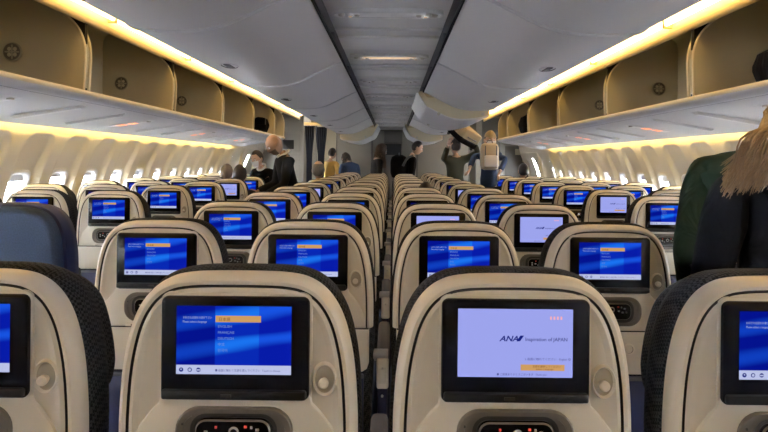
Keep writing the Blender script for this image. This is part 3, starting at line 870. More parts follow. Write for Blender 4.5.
# exit door windows (bright slits) at the door zone
for sg, px in ((-1, 244), (1, 540)):
    hwx = wallx(-.1)
    y = abs(hwx * F / (px - VX)) 
    root = empty(f'door_{1 if sg < 0 else 2}', (0, 0, 0)); tag(root, kind='structure')
    mb = MB(); 
    def q(dy, h, dx): return (sg * (wallx(h) - dx), y + dy, H(h))
    rg = [q(dy, h, .03) for dy, h in ((-.45, -1.3), (-.45, .1), (-.38, .2), (.38, .2), (.45, .1), (.45, -1.3))]
    rg0 = [q(dy, h, -.01) for dy, h in ((-.46, -1.32), (-.46, .1), (-.39, .21), (.39, .21), (.46, .1), (.46, -1.32))]
    mb.loft([rg0, rg], M['wall'], cap1=False)
    hsd = [.2, .1, 0.03, -.06, -.15, -.27, -.4, -.6, -1.3]
    dys = [-.45, -.07, .07, .45]
    ix = [[mb.add([q(dy, h, .03)]) for h in hsd] for dy in dys]
    for i in range(3):
        for j in range(8):
            if i == 1 and 1 <= j <= 5: continue
            mb.face((ix[i][j], ix[i][j + 1], ix[i + 1][j + 1], ix[i + 1][j]), M['wall'])
    mb.build('door_panel', root, ang=50)
    DOORS = globals().setdefault('DOORS', []); DOORS.append((sg, y))
# opening in the sidewalls behind each door window
for nm, sg in (('wall_left', -1), ('wall_right', 1)):
    o = bpy.data.objects[nm]; me = o.data
    # the last wall span is one long strip: rebuild it with a hole
    bm = bmesh.new(); bm.from_mesh(me)
    kill = [f for f in bm.faces if max(v.co.y for v in f.verts) > 12]
    bmesh.ops.delete(bm, geom=kill, context='FACES_ONLY')
    ymax = max(v.co.y for v in bm.verts if v.co.y < 12)
    yd = [d for s_, d in DOORS if s_ == sg][0]
    cols = [ymax, yd - .16, yd + .16, YE]
    hh = [.46, .36, .28, .2, .1, .03, -.06, -.15, -.27, -.4, -.6, -1.0, -1.33]
    vv = [[bm.verts.new((sg * wallx(h), y, H(h))) for h in hh] for y in cols]
    for i in range(3):
        for j in range(len(hh) - 1):
            if i == 1 and 4 <= j <= 8: continue
            bm.faces.new((vv[i][j], vv[i][j + 1], vv[i + 1][j + 1], vv[i + 1][j]))
    bm.to_mesh(me); bm.free()
# upper closure above door zone
for sg in (-1, 1):
    sd = 'left' if sg < 0 else 'right'
    sheet(f'ceiling_{sd}_door', [(sg * 1.83, 1.05), (sg * 2.2, 1.05), (sg * 2.45, .90), (sg * 2.62, .46)], 9.30, YE, M['grey'])
    mb = MB(); b = mb.add([(sg * x, 9.295, H(h)) for x, h in ((1.83, 1.05), (2.20, 1.052), (2.45, .90), (2.62, .46), (2.37, .46), (2.385, .56), (2.39, .9), (2.38, .99), (2.33, 1.035), (2.2, 1.05))]); mb.face(range(b, b + 10), M['binedge'], True)
    tag(mb.build(f'trim_{tn}'), kind='structure'); tn += 1
# curtains
def curtain(px0, px1, py0, py1, y, label, pinch):
    a = P(px0, py0, y); b = P(px1, py1, y)
    zt = a.z; zb = .10
    mb = MB(); rings = []
    cx = (a.x + b.x) / 2; w = b.x - a.x
    for j in range(15):
        t = j / 14; z = zt + (zb - zt) * t
        pw = 1 - .45 * sm(t / .35) if pinch else 1 - .2 * t
        row = []
        for i in range(41):
            u = i / 40
            row.append(((u - .5) * w * pw, .028 * math.sin(u * 2 * PI * 5 + .4 * t), z))
        row += [(x, yy + .006, z_) for x, yy, z_ in row[::-1]]
        rings.append(row)
    mb.loft(rings, M['curtain'], cap0=True, cap1=True)
    o = mb.build('curtain', ang=80); o.location = (cx, y, 0)
    tag(o, label, 'curtain')
curtain(304.5, 314, 126, 180, 10.8, 'dark navy curtain hanging beside the galley block', True)
curtain(315.5, 326.5, 127, 180, 10.8, 'dark navy curtain nearer the central bulkhead, pulled aside', True)
mb = MB(); a = P(304, 124, 10.8); b = P(328, 124, 10.8)
mb.box(((a.x + b.x) / 2, 10.8, a.z + .0), (b.x - a.x, .06, .06), M['valance'], .012)
tag(mb.build('curtain_rail'), 'cream curtain rail above the left aisle curtains', 'rail')
mb = MB(); mb.box(((P(314, 150, 11.3).x), 11.3, 1.1), (.12, .05, 2.2), M['bulk'], .01); tag(mb.build('partition'), 'narrow beige partition between the two navy curtains', 'partition')

# ------------------------------------------------------------------ people
def skinmesh(verts, edges, radii, sub=2):
    me = bpy.data.meshes.new('sk'); me.from_pydata([tuple(v) for v in verts], edges, [])
    o = bpy.data.objects.new('sk', me); C.objects.link(o)
    mo = o.modifiers.new('s', 'SKIN'); mo.use_smooth_shade = True; mo.branch_smoothing = .6
    for i, d in enumerate(me.skin_vertices[0].data):
        r = radii[i]; d.radius = (r, r) if not hasattr(r, '__len__') else r; d.use_root = (i == 0)
    sb = o.modifiers.new('b', 'SUBSURF'); sb.levels = sub; sb.render_levels = sub
    dg = bpy.context.evaluated_depsgraph_get(); dg.update()
    out = bpy.data.meshes.new_from_object(o.evaluated_get(dg))
    bpy.data.objects.remove(o)
    return out
def addmesh(mb, me, m, mtx=Matrix.Identity(4)):
    b = mb.add([mtx @ v.co for v in me.vertices])
    for p in me.polygons: mb.face([b + i for i in p.vertices], m)
SKINC = {}
def skinm(c):
    if c not in SKINC: SKINC[c] = mat('skin', c, 0.55, var=.05, vscale=30)
    return SKINC[c]
M['eye'] = mat('eye_dark', (0.02, 0.015, 0.01), 0.2); M['eyew'] = mat('eye_white', (0.7, 0.68, 0.65), 0.3); M['lips'] = mat('lips', (0.35, 0.12, 0.09), 0.5)
M['beard'] = mat('stubble', (0.14, 0.09, 0.06), 0.8); M['mask'] = mat('face_mask', (0.75, 0.76, 0.78), 0.8)
def headpt(a, p):
    """a = azimuth (0 at face front +y), p = latitude; returns local point of a head"""
    x = math.cos(p) * math.sin(a); y = math.cos(p) * math.cos(a); z = math.sin(p)
    rx, ry, rz = .076, .096, .118
    fr = max(0, y)
    X, Y, Z = x * rx, y * ry, z * rz
    if z < 0: X *= 1 - .32 * (z * z) * (.4 + .6 * fr); Y = Y * (1 - .10 * z * z) + (.012 * -z if y > 0 else .018 * -z)
    # brow, eye sockets, nose, chin
    g = lambda cx, cz, s1, s2: math.exp(-((X - cx) / s1) ** 2 - ((Z - cz) / s2) ** 2) * (1 if y > 0 else 0)
    Y += .006 * g(0, .030, .045, .010) - .012 * (g(.031, .006, .014, .012) + g(-.031, .006, .014, .012))
    Y += .024 * g(0, -.022, .009, .013) + .012 * g(0, .0, .007, .018) + .006 * g(0, -.052, .022, .008) + .010 * g(0, -.088, .02, .016)
    return Vector((X, Y, Z))
def add_head(mb, mtx, sk, face=None, mask=False, nu=36, nv=26):
    rings = []
    for j in range(nv + 1):
        p = -PI / 2 + .04 + (PI - .08) * j / nv
        rings.append([mtx @ headpt(2 * PI * i / nu, p) for i in range(nu)])
    mb.loft(rings, sk, cap0=True, cap1=True)
    R3 = mtx.to_3x3()
    for sx in (-1, 1):
        mb.ball(mtx @ Vector((sx * .031, .081, .006)), .0105, M['eyew'], 10, 8)
        mb.ball(mtx @ Vector((sx * .031, .0885, .006)), .0052, M['eye'], 8, 6)
        mb.ball(mtx @ Vector((sx * .078, -.004, -.006)), (.009, .018, .030), sk, 10, 8, R3)
        mb.tube([mtx @ Vector((sx * .018, .095, .026)), mtx @ Vector((sx * .033, .092, .030)), mtx @ Vector((sx * .047, .080, .025))], [.0025, .003, .0015], M['eye'], 6)
    mb.ball(mtx @ Vector((0, .094, -.052)), (.022, .008, .006), M['lips'], 12, 6, R3)
def add_hand(mb, wrist, d, palm_n, sk, s=1.0, curl=.5, thumb=1):
    """palm and five fingers from wrist along d; palm faces palm_n"""
    d = Vector(d).normalized(); n = Vector(palm_n); n = (n - d * n.dot(d)).normalized(); side = d.cross(n)
    rot = Matrix((side, d, n)).transposed()
    pc = Vector(wrist) + d * .045 * s
    mb.ball(pc, (.040 * s, .052 * s, .016 * s), sk, 12, 8, rot)
    for k, (o, L) in enumerate(((-.030, .062), (-.010, .076), (.010, .082), (.029, .074))):
        b = pc + side * o * s + d * .036 * s
        L *= s; d1 = (d + n * curl * .5).normalized(); d2 = (d + n * curl * 1.3).normalized(); d3 = (d * .6 + n * curl * 2).normalized()
        p1 = b + d1 * L * .45; p2 = p1 + d2 * L * .32; p3 = p2 + d3 * L * .25
        mb.tube([b - d * .02 * s, b, p1, p2, p3], [.009 * s, .0095 * s, .0088 * s, .008 * s, .005 * s], sk, 8)
    t0 = Vector(wrist) + d * .02 * s + side * .022 * thumb * s
    t1 = t0 + (side * thumb * .8 + d * .7 + n * .2).normalized() * .042 * s; t2 = t1 + (side * thumb * .25 + d + n * .4).normalized() * .032 * s
    mb.tube([t0, t1, t2], [.013 * s, .0105 * s, .007 * s], sk, 8)

def strands(mb, mtx, m, n, length, top=.9, spread=1.0, ends=None, seed=1, r=.0035, back=True, droop=Vector((0, 0, -1))):
    rnd = random.Random(seed)
    for i in range(n):
        a = rnd.uniform(-.72, .72) * PI + (PI if back else 0)
        p = rnd.uniform(.25, 1.35)
        s0 = mtx @ (headpt(a, p) * 1.06); s1 = mtx @ (headpt(a, max(p - .7, .0)) * 1.13); s2 = mtx @ (headpt(a, -.35) * Vector((1.15, 1.1, 1)).x)
        L = length * rnd.uniform(.7, 1.05)
        e = s2 + droop * L + Vector((rnd.uniform(-.03, .03), rnd.uniform(-.03, .03), 0)) * spread
        mid = s2.lerp(e, .5) + Vector((rnd.uniform(-.02, .02), rnd.uniform(-.02, .02), 0)) * spread
        pts = catmull([s0, s1, s2, mid, e], 3)
        rr_ = [r * (1 - .7 * k / len(pts)) for k in range(len(pts))]
        mb.tube(pts, rr_, m, 5)

def person(label, base, H_, facing, lean=0.0, side=0.0, head=(0, 0), armL=None, armR=None, skin=(.55, .36, .26), top=None, legs=None, hair=None, hairlen=0.0, baldness=0, mask=False, beard=False, cap=None, sit=False, zbase=0.0, bulk=1.0, hood=None, hair_n=90, seedh=1, name='person', headoff=None, stripes=None, collar=None):
    """base: feet centre (x,y). facing: heading angle, 0 looks along +y. lean: forward bend of trunk. arms: (elbow, hand) in world or None"""
    root = empty(name, (base[0], base[1], zbase)); tag(root, label, 'person')
    s = H_ / 1.72
    Rz = Matrix.Rotation(facing, 3, 'Z')
    L2 = lambda v: Rz @ Vector(v)          # body local (x right, y front, z up)
    hipz = (.92 if not sit else .575) * s
    pel = Vector((0, 0, hipz))
    T = Matrix.Rotation(-lean, 3, 'X') @ Matrix.Rotation(side, 3, 'Y')
    tp = lambda x, y, z: pel + T @ (Vector((x, y, z)) * s)
    spine = tp(0, 0, .18); chest = tp(0, .0, .38); neck = tp(0, -.005, .54); hb = tp(0, .012, .585)
    Hm = Matrix.Rotation(-lean * .55, 3, 'X') @ Matrix.Rotation(side * .5, 3, 'Y') @ Matrix.Rotation(head[1], 3, 'Z') @ Matrix.Rotation(-head[0], 3, 'X')
    hc = hb + Hm @ (Vector((0, .022, .105)) * s)
    if headoff: hc += Vector(headoff)
    sh = {-1: tp(-.185 * (.93 if H_ < 1.66 else 1), 0, .47), 1: tp(.185 * (.93 if H_ < 1.66 else 1), 0, .47)}
    inv = Rz.inverted(); ro = Vector((base[0], base[1], zbase))
    arms = {}
    for sd, arm in ((-1, armL), (1, armR)):
        if arm is None:
            e = sh[sd] + Vector((sd * .05, -.02, -.29)) * s; h = e + Vector((sd * .0, .08, -.25)) * s
        elif len(arm) == 3:   # local
            e = sh[sd] + Vector(arm[0]) * s; h = e + Vector(arm[1]) * s
        else:
            e = inv @ (Vector(arm[0]) - ro); h = inv @ (Vector(arm[1]) - ro)
        arms[sd] = (e, h)
    G = Matrix.Rotation(facing, 4, 'Z')
    if sit:
        kn = {q: Vector((q * .11, .42, .56)) * s for q in (-1, 1)}; ft = {q: Vector((q * .12, .45, .07)) for q in (-1, 1)}
    else:
        kn = {q: Vector((q * .10, .03, .49)) * s for q in (-1, 1)}; ft = {q: Vector((q * .11, -.01, .07)) for q in (-1, 1)}
    hipj = {q: pel + Vector((q * .085, 0, -.03)) * s for q in (-1, 1)}
    toe = {q: ft[q] + Vector((q * .02, .15, -.035)) for q in (-1, 1)}
    def skel(k, parts, hands=False):
        V = []; Ed = []; Rd = []
        def v(p, r): V.append(p); Rd.append(r * s * k if not hasattr(r, '__len__') else (r[0] * s * k, r[1] * s * k)); return len(V) - 1
        p0 = v(pel, (.135, .10))
        if 'torso' in parts:
            p1 = v(spine, (.125, .095)); p2 = v(chest, (.15, .11)); p3 = v(tp(0, 0, .475), (.10, .085)); Ed.extend([(p0, p1), (p1, p2), (p2, p3)])
            if 'neck' in parts:
                p4 = v(neck, .058); p5 = v(hb, .052); Ed.extend([(p3, p4), (p4, p5)])
            else:
                p4 = v(neck + (neck - hb) * .1, .066); Ed.append((p3, p4))
            for q in (-1, 1):
                e, h = arms[q]
                a = v(sh[q], .066); b = v(sh[q].lerp(e, .5), .052); c = v(e, .043); d = v(e.lerp(h, .5), .039); f = v(e.lerp(h, .93) if not hands else h, .030 if hands else .038)
                Ed.extend([(p3, a), (a, b), (b, c), (c, d), (d, f)])
        if 'legs' in parts:
            for q in (-1, 1):
                a = v(hipj[q], .095); b = v(hipj[q].lerp(kn[q], .5), .083); c = v(kn[q], .060); d = v(kn[q].lerp(ft[q], .4), .056); f = v(ft[q] + Vector((0, 0, .03)), .043)
                Ed.extend([(p0, a), (a, b), (b, c), (c, d), (d, f)])
                if 'feet' in parts: g1 = v(toe[q], .032); Ed.append((f, g1))
        return skinmesh(V, Ed, Rd)
    sk = skinm(skin)
    mb = MB()
    addmesh(mb, skel(.82, ('torso', 'neck', 'legs', 'feet'), True), sk, G)
    HM = G @ Matrix.Translation(hc) @ Hm.to_4x4() @ Matrix.Scale(s * 1.0, 4)
    add_head(mb, HM, sk)
    for q in (-1, 1):
        e, h = arms[q]; d = (h - e).normalized()
        add_hand(mb, G @ h, G.to_3x3() @ d, G.to_3x3() @ Vector((-q * .9, .3, -.2)), sk, s, .6, thumb=q)
    mb.build('body', root, ang=80)
    if top:
        mb = MB(); addmesh(mb, skel(1.0 * bulk, ('torso',)), top, G)
        if stripes: pass
        if collar:
            cpt = neck; dirn = (hb - neck).normalized(); u = dirn.orthogonal().normalized(); w = dirn.cross(u)
            cc = [G @ (cpt + dirn * .005 + (u * math.cos(t * PI / 8) + w * math.sin(t * PI / 8)) * .066 * s * bulk) for t in range(17)]
            mb.tube(cc, .013 * s, collar, 8)
        if hood:
            cpt = tp(0, -.10, .50)
            mb.ball(G @ cpt, (.17 * s, .10 * s, .085 * s), hood, 18, 12, (G.to_3x3() @ T))
            cc = [G @ tp(.13 * math.cos(t * PI / 10), .02 + .12 * math.sin(t * PI / 10), .545 + .02 * math.cos(t * PI / 5)) for t in range(21)]
            mb.tube(cc, .026 * s, hood, 10)
        mb.build('jacket', root, ang=80)
    if legs:
        mb = MB(); addmesh(mb, skel(.98, ('legs',)), legs, G)
        mb.build('trousers', root, ang=80)
        for q in (-1, 1):
            mb = MB(); f0 = G @ (ft[q] + Vector((0, -.03, -.03))); f1 = G @ (toe[q] + Vector((0, .04, -.0)))
            mb.tube([f0 + Vector((0, 0, .0)), f0.lerp(f1, .4), f1], [.040, .040, .030], M['black'], 10); mb.build('shoe', root)
    if hair is not None and baldness < 2:
        mb = MB(); nu, nv = 32, 18; rings = []
        for j in range(nv + 1):
            p = -.75 + (PI / 2 - .03 + .75) * j / nv
            ring = []
            for i in range(nu):
                a = 2 * PI * i / nu; aa = abs((a + PI) % (2 * PI) - PI)    # 0 = front
                # hairline: high at the front, low at the back
                line = .80 - 1.35 * sm((aa - .75) / 1.3)
                if baldness == 1: line = .95 - 1.6 * sm((aa - 1.0) / 1.2)
                k = 1.0 + .10 * sm((p - line) / .16 + .2) if p > line - .1 else .93
                if baldness == 1 and p > .75: k = .94
                ring.append(HM @ (headpt(a, p) * k))
            rings.append(ring)
        mb.loft(rings, hair, cap1=True)
        if hairlen > 0: strands(mb, HM, hair, hair_n, hairlen, seed=seedh, r=.008 * s)
        mb.build('hair', root, ang=80)
    if beard:
        mb = MB(); rings = []
        for j in range(8):
            p = -1.35 + 1.05 * j / 7
            rings.append([HM @ (headpt(a, p) * 1.03) for a in [(-1.2 + 2.4 * i / 14) for i in range(15)]])
        mb.loft(rings, M['beard'], closed=False); mb.build('beard', root, ang=80)
    if mask:
        mb = MB(); rings = []
        for j in range(8):
            p = -1.0 + .95 * j / 7
            rings.append([HM @ (headpt(a, p) * 1.05 + Vector((0, .008, 0))) for a in [(-1.05 + 2.1 * i / 14) for i in range(15)]])
        mb.loft(rings, M['mask'], closed=False)
        for sx in (-1, 1): mb.tube([HM @ Vector((sx * .066, .05, -.02)), HM @ Vector((sx * .080, .012, -.006))], .002, M['mask'], 5)
        mb.build('face_mask', root, ang=80)
    if cap:
        mb = MB(); rings = []
        for j in range(9):
            p = .32 + (PI / 2 - .36) * j / 8
            rings.append([HM @ (headpt(2 * PI * i / 24, p) * 1.12) for i in range(24)])
        mb.loft(rings, cap, cap1=True)
        br = [HM @ Vector((.062 * math.sin(t), .085 + .075 * math.cos(t), .045)) for t in [(-1.5 + 3 * k / 12) for k in range(13)]]
        mb.loft([br, [q + Vector((0, 0, -.006)) for q in br]], cap, cap0=True, cap1=True); mb.build('cap', root, ang=80)
    return root, HM, G

def wrinkled(name, col, sc=7, dist=.03, rough=.7):
    m = mat(name, col, rough, spec=.08); nt = m.node_tree; b = nt.nodes['Principled BSDF']; tc = nt.nodes['Texture Coordinate']
    n = nt.nodes.new('ShaderNodeTexNoise'); n.inputs['Scale'].default_value = sc; n.inputs['Detail'].default_value = 3; n.inputs['Distortion'].default_value = .8
    mp = nt.nodes.new('ShaderNodeMapping'); mp.inputs['Scale'].default_value = (1.4, 1.4, .7); mp.inputs['Rotation'].default_value = (.3, .5, 0)
    nt.links.new(tc.outputs['Object'], mp.inputs[0]); nt.links.new(mp.outputs[0], n.inputs['Vector'])
    bp = nt.nodes.new('ShaderNodeBump'); bp.inputs['Strength'].default_value = .9; bp.inputs['Distance'].default_value = dist
    nt.links.new(n.outputs['Fac'], bp.inputs['Height']); nt.links.new(bp.outputs['Normal'], b.inputs['Normal'])
    return m
BLK = wrinkled('black_cloth', (0.0045, 0.0045, 0.006), rough=.9)
CHAR = mat('charcoal_knit', (0.009, 0.009, 0.010), 0.9, bump=.4, bscale=200, spec=.2)
GRN = wrinkled('dark_green_cloth', (0.016, 0.027, 0.017), rough=.9)
OLV = mat('olive_cloth', (0.075, 0.075, 0.035), 0.85, bump=.3)
YEL = mat('yellow_cloth', (0.62, 0.42, 0.13), 0.85, bump=.3)
NVY = mat('navy_cloth', (0.012, 0.03, 0.08), 0.85, bump=.3)
BRN = mat('brown_cloth', (0.07, 0.045, 0.03), 0.85, bump=.3)
DEN = mat('dark_trousers', (0.02, 0.022, 0.03), 0.9)
WHT = mat('white_cloth', (0.6, 0.6, 0.6), 0.8)
BEI = mat('beige_cloth', (0.42, 0.36, 0.27), 0.85, bump=.4, bscale=60)
TAN = mat('tan_cloth', (0.30, 0.24, 0.15), 0.85)
def hairm(n, c1, c2):
    m = mat(n, c1, .45, var=0)
    nt = m.node_tree; b = nt.nodes['Principled BSDF']
    tc = nt.nodes['Texture Coordinate']; w = nt.nodes.new('ShaderNodeTexNoise'); w.inputs['Scale'].default_value = 25
    mp = nt.nodes.new('ShaderNodeMapping'); mp.inputs['Scale'].default_value = (5, 5, .3)
    r = nt.nodes.new('ShaderNodeMix'); r.data_type = 'RGBA'; r.inputs[6].default_value = (*c1, 1); r.inputs[7].default_value = (*c2, 1)
    nt.links.new(tc.outputs['Object'], mp.inputs[0]); nt.links.new(mp.outputs[0], w.inputs['Vector']); nt.links.new(w.outputs['Fac'], r.inputs[0]); nt.links.new(r.outputs[2], b.inputs['Base Color'])
    return m
HB = hairm('hair_blond', (.10, .055, .02), (.38, .23, .10))
HD = hairm('hair_dark', (.008, .006, .005), (.03, .02, .015))
HBR = hairm('hair_brown', (.07, .04, .02), (.22, .14, .08))
HG = hairm('hair_grey', (.05, .04, .035), (.16, .13, .10))

# foreground woman, seen from behind, leaning towards the seats
w_el = P(706, 292, 1.64); w_ha = P(704, 410, 1.86)
r, HM, G = person('person in black hooded jacket with long dark blond hair, back to camera, at right edge', (1.20, 1.60), 1.565, -.12, lean=.12, armL=(w_el, w_ha), top=BLK, legs=DEN, skin=(.55, .38, .28), bulk=1.36, hood=BLK, headoff=(.045, 0, -.01))
mb = MB(); rnd = random.Random(5)
hcw = HM.translation
ro = Vector((1.20, 1.60, 0))
def hp_(px, py, y): return P(px, py, y) - ro
for i in range(800):
    u = rnd.random(); v_ = rnd.random()
    a = rnd.uniform(.45, 1.75) * PI
    s0 = HM @ (headpt(a, rnd.uniform(.5, 1.4)) * 1.05)
    s1 = HM @ (headpt(a, rnd.uniform(-.1, .4)) * 1.12)
    e = hp_(720 + 72 * u, 188 - 14 * u + rnd.triangular(-30, 14, 4), 1.45 + .05 * v_)
    mid = hp_(752 + 50 * u + rnd.uniform(-5, 5), 134 + rnd.uniform(-4, 12), 1.46 + .06 * v_)
    pts = catmull([s0, s1, mid, mid.lerp(e, .55) + Vector((rnd.uniform(-.008, .008), 0, rnd.uniform(-.01, 0))), e], 4)
    mb.tube(pts, [.0034 * (1 - .85 * (k / len(pts)) ** 2) for k in range(len(pts))], HB, 4)
mb.build('long_hair', r, ang=80)
mbh = MB(); rings = []
for j in range(15):
    p = -.5 + (PI / 2 + .45) * j / 14
    rings.append([HM @ (headpt(2 * PI * i / 24, p) * (1.05 if abs((2 * PI * i / 24 + PI) % (2 * PI) - PI) > .8 or p > .8 else .93)) for i in range(24)])
mbh.loft(rings, HB, cap1=True); mbh.build('hair', r, ang=80)

# person in dark green coat in front of her
person('person in dark green coat bending over the seats, hidden behind the black jacket', (1.42, 2.22), 1.68, -.75, lean=.42, side=.0, armL=(P(686, 250, 2.30), P(690, 300, 2.5)), top=GRN, legs=DEN, hair=HD, bulk=1.35, headoff=(.06, .05, -.05), head=(.5, 0))

# far people -----------------------------------------------------
def at(px, y): return (P(px, 160, y).x, y)
person('bald bearded person in black sweater with white collar, bending over seats on the left', (at(292, 6.35)[0], 6.35), 1.67, PI / 2 + .45, lean=.20, head=(.55, 0), top=CHAR, legs=DEN, skin=(.34, .20, .13), hair=HG, baldness=2, beard=True, collar=WHT, bulk=1.2, armL=((-.02, .05, -.28), (0, .22, -.12), 'l'), armR=((.02, .05, -.28), (0, .22, -.1), 'l'))
person('person with dark hair and white face mask stooping beside the left windows', (at(271, 7.25)[0], 7.32), 1.52, PI - .5, lean=.45, head=(.1, 0), top=BLK, legs=DEN, hair=HD, mask=True, collar=WHT)
person('person in yellow top with dark shoulder strap, standing beyond the curtains', (at(329, 11.0)[0], 11.0), 1.60, -.5, lean=.1, head=(.2, 0), top=YEL, legs=DEN, hair=HD, bulk=1.1)
person('person with tousled dark hair in navy jacket, bending over seats near bulkhead', (at(352, 9.9)[0], 10.55), 1.60, .6, lean=.45, head=(.5, 0), top=NVY, legs=DEN, hair=HD, hairlen=.10, hair_n=60, bulk=1.15)
person('person with long light brown hair in dark top, facing right near bulkhead', (at(375, 9.72)[0], 9.72), 1.66, -PI / 2 + .3, lean=.08, head=(.35, 0), top=CHAR, legs=DEN, skin=(.62, .42, .32), hair=HBR, hairlen=.26, hair_n=110)
rb, HMb, Gb = person('person with short black hair in black jacket carrying a backpack, facing right', (at(408, 9.75)[0], 9.75), 1.72, -PI / 2, lean=.14, head=(.35, 0), top=BLK, legs=DEN, skin=(.50, .31, .21), hair=HD, bulk=1.1)
# lifted case person
person('person in navy and olive jacket lifting a case overhead, face hidden', (P(456, 160, 8.55).x, 8.62), 1.70, .35, lean=-.02, head=(-.2, 0), armL=(P(444, 158, 8.5), P(448, 146, 8.45)), armR=(P(478, 152, 8.5), P(474, 143, 8.4)), top=mat('dark_olive_jacket', (.045, .045, .026), .85, bump=.4, bscale=50), legs=OLV, hair=HD, bulk=1.2)
person('person in beige cap and white mask standing in the right aisle, facing camera', (P(489, 160, 7.85).x, 7.85), 1.77, PI + .1, lean=.0, head=(.1, 0), armL=(P(474, 156, 7.9), P(470, 168, 7.7)), armR=(P(506, 158, 7.85), P(500, 172, 7.7)), top=NVY, legs=DEN, hair=HD, mask=True, cap=TAN, bulk=1.05)

def seated(label, px, py, y, hair, bald, skin=(.55, .36, .26), top=CHAR, hl=0):
    """seated passenger whose head centre appears at (px, py)"""
    p = P(px, py, y)
    z0 = p.z - (.50 + .585 + .105) * 1.0
    rt, HM_, _ = person(label, (p.x, y), 1.72 * p.z / 1.265, .0, sit=True, top=top, legs=DEN, hair=hair, baldness=bald, skin=skin, hairlen=hl, hair_n=40)
    rt.location.z += 0
    return rt
SH = .04
seated('seated balding person seen from behind, beyond the left middle seats', 318, 170, rowy(8) + .33, HG, 1, (.52, .33, .23))
seated('seated person with dark hair near the front of left window block', 226, 173, rowy(8) + .33, HBR, 0)
seated('seated person with black hair beside the dark brown haired passenger at left', 239, 175, rowy(7) + .33, HD, 0)
seated('seated person with black hair beside the right exit door window', 524, 171, rowy(10) + .33, HD, 0)
seated('seated person with dark hair showing just above a middle block seat', 426, 195, rowy(5) + .33, HD, 0, top=BRN)

# ------------------------------------------------------------------ bags
def softbag(name, label, cat, c, d, m, rz=0, strap=True, pocket=None):
    root = empty(name, c, rz); tag(root, label, cat)
    mb = MB(); mb.box((0, 0, d[2] / 2), d, m, min(d) * .46)
    for k in (-1, 1): mb.tube([(k * d[0] * .3, -d[1] / 2 - .002, d[2] * .1), (k * d[0] * .3, -d[1] / 2 - .006, d[2] * .5), (k * d[0] * .3, -d[1] / 2 - .002, d[2] * .9)], .008, M['pad'], 6)
    mb.build('bag_body', root)
    mb = MB(); mb.box((0, -d[1] / 2 - .01, d[2] * .33), (d[0] * .7, .04, d[2] * .42), pocket or m, .016); mb.build('pocket', root)
    if strap:
        mb = MB(); mb.tube([(-.05, 0, d[2] - .01), (-.03, 0, d[2] + .035), (.03, 0, d[2] + .035), (.05, 0, d[2] - .01)], .008, M['pad'], 6); mb.build('handle', root)
    return root
softbag('backpack', 'black bag lying in the nearest right overhead bin', 'bag', (2.06, 2.80, H(.405)), (.30, .34, .20), BLK, rz=.2)
rr_ = P(415, 160, 10.4)
softbag('backpack', 'black backpack with grey strap on the back of the short haired person', 'backpack', (P(399, 160, 9.75).x, 9.75, P(404, 176, 9.75).z - .05), (.24, .30, .42), BLK, rz=PI / 2)
mb = MB(); q = Vector((P(404, 160, 10.4).x, 10.4, 0))
pts = [P(403, 166, 9.56), P(406, 160, 9.54), P(409, 157, 9.54), P(413, 156, 9.58)]
mb.tube(pts, .022, M['pad'], 8); tag(mb.build('shoulder_strap'), 'grey padded strap over the shoulder of the backpack carrier', 'strap')
c = P(489, 152, 7.68)
softbag('backpack', 'pale beige backpack worn on the chest of the capped person', 'backpack', (c.x, 7.64, P(490, 170, 7.68).z), (.26, .15, .37), BEI, rz=.1, pocket=WHT)
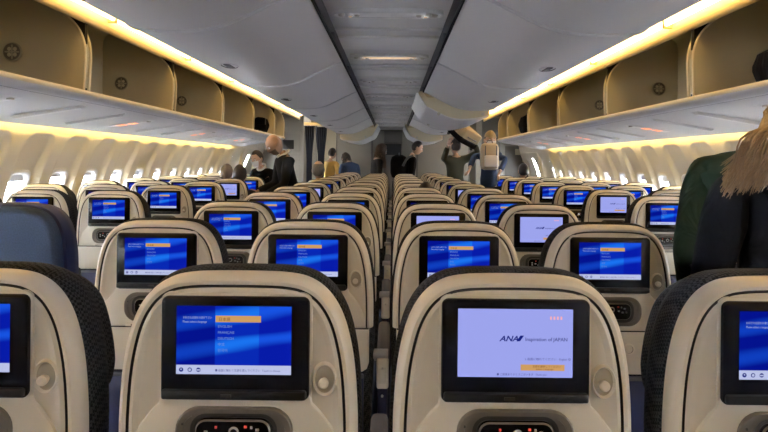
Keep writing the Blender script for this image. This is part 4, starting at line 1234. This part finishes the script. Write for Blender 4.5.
# lifted case
root = empty('suitcase', P(465, 133, 8.35)); root.rotation_euler = (.5, .35, .6); tag(root, 'tan sided hard case being lifted towards the centre bin', 'suitcase')
mb = MB(); mb.box((0, 0, .0), (.34, .42, .20), TAN, .03); mb.build('case_body', root)
mb = MB(); mb.box((0, 0, -.08), (.35, .43, .10), BLK, .03); mb.build('dark_base', root)
mb = MB()
mb.tube([(-.08, -.215, 0), (-.07, -.245, 0), (.07, -.245, 0), (.08, -.215, 0)], .009, M['pad'], 6); mb.build('handle', root)
for (sx, sy) in ((-1, -1), (1, -1), (1, 1), (-1, 1)):
    mb = MB(); mb.tube([(sx * .13 - .012, sy * .17, -.145), (sx * .13 + .012, sy * .17, -.145)], .022, M['ledge'], 12); mb.build('wheel', root)
softbag('duffel_bag', 'dark bag in the far left overhead bin, last before the galley', 'bag', (-2.02, 8.6, H(.41)), (.3, .36, .26), BLK, rz=.1)
softbag('duffel_bag', 'black bag filling the far right overhead bin', 'bag', (2.02, 8.1, H(.41)), (.3, .34, .30), BLK, rz=.1)

# ------------------------------------------------------------------ light, world, camera
w = bpy.data.worlds.new('World'); bpy.context.scene.world = w; w.use_nodes = True
nt = w.node_tree; bg = nt.nodes['Background']
bg.inputs[0].default_value = (.93, .96, 1.0, 1); bg.inputs[1].default_value = 115.0
mb = MB(); mb.box((-1.25, 12.6, H(1.0)), (.5, 1.2, .03), emis('galley_lamp', (1, .9, .72), 9)); tag(mb.build('ceiling_lamp'), 'bright galley ceiling lamp beyond the navy curtains', 'light')
for sg in (-1, 1):
    l = bpy.data.lights.new('window_portal', 'AREA'); l.shape = 'RECTANGLE'; l.size = 13.2; l.size_y = .55
    l.cycles.is_portal = True
    o = bpy.data.objects.new('window_portal', l); C.objects.link(o)
    o.location = (sg * 2.99, 4.1, H(-.22)); o.rotation_euler = (0, sg * PI / 2, 0); o.rotation_euler = Vector((-sg, 0, 0)).to_track_quat('-Z', 'Y').to_euler()
cam = bpy.data.cameras.new('camera'); co = bpy.data.objects.new('camera', cam); C.objects.link(co)
co.location = (CX, 0, E); co.rotation_euler = Euler((PI / 2, 0, 0))
co.rotation_euler = (Matrix.Rotation(PI / 2, 3, 'X') @ Matrix.Rotation(ROLL, 3, 'Z')).to_euler()
cam.sensor_width = 36; cam.lens = F / 768 * 36; cam.clip_start = .02; cam.clip_end = 100
cam.shift_x = -(VX - 384) / 768; cam.shift_y = -(216 - VY) / 768
sc = bpy.context.scene; sc.camera = co
sc.view_settings.view_transform = 'Standard'; sc.view_settings.look = 'None'; sc.view_settings.gamma = 1; sc.view_settings.exposure = 0.66
sc.view_settings.use_curve_mapping = False
sc.cycles.use_denoising = True
sc.cycles.max_bounces = 8; sc.cycles.diffuse_bounces = 5
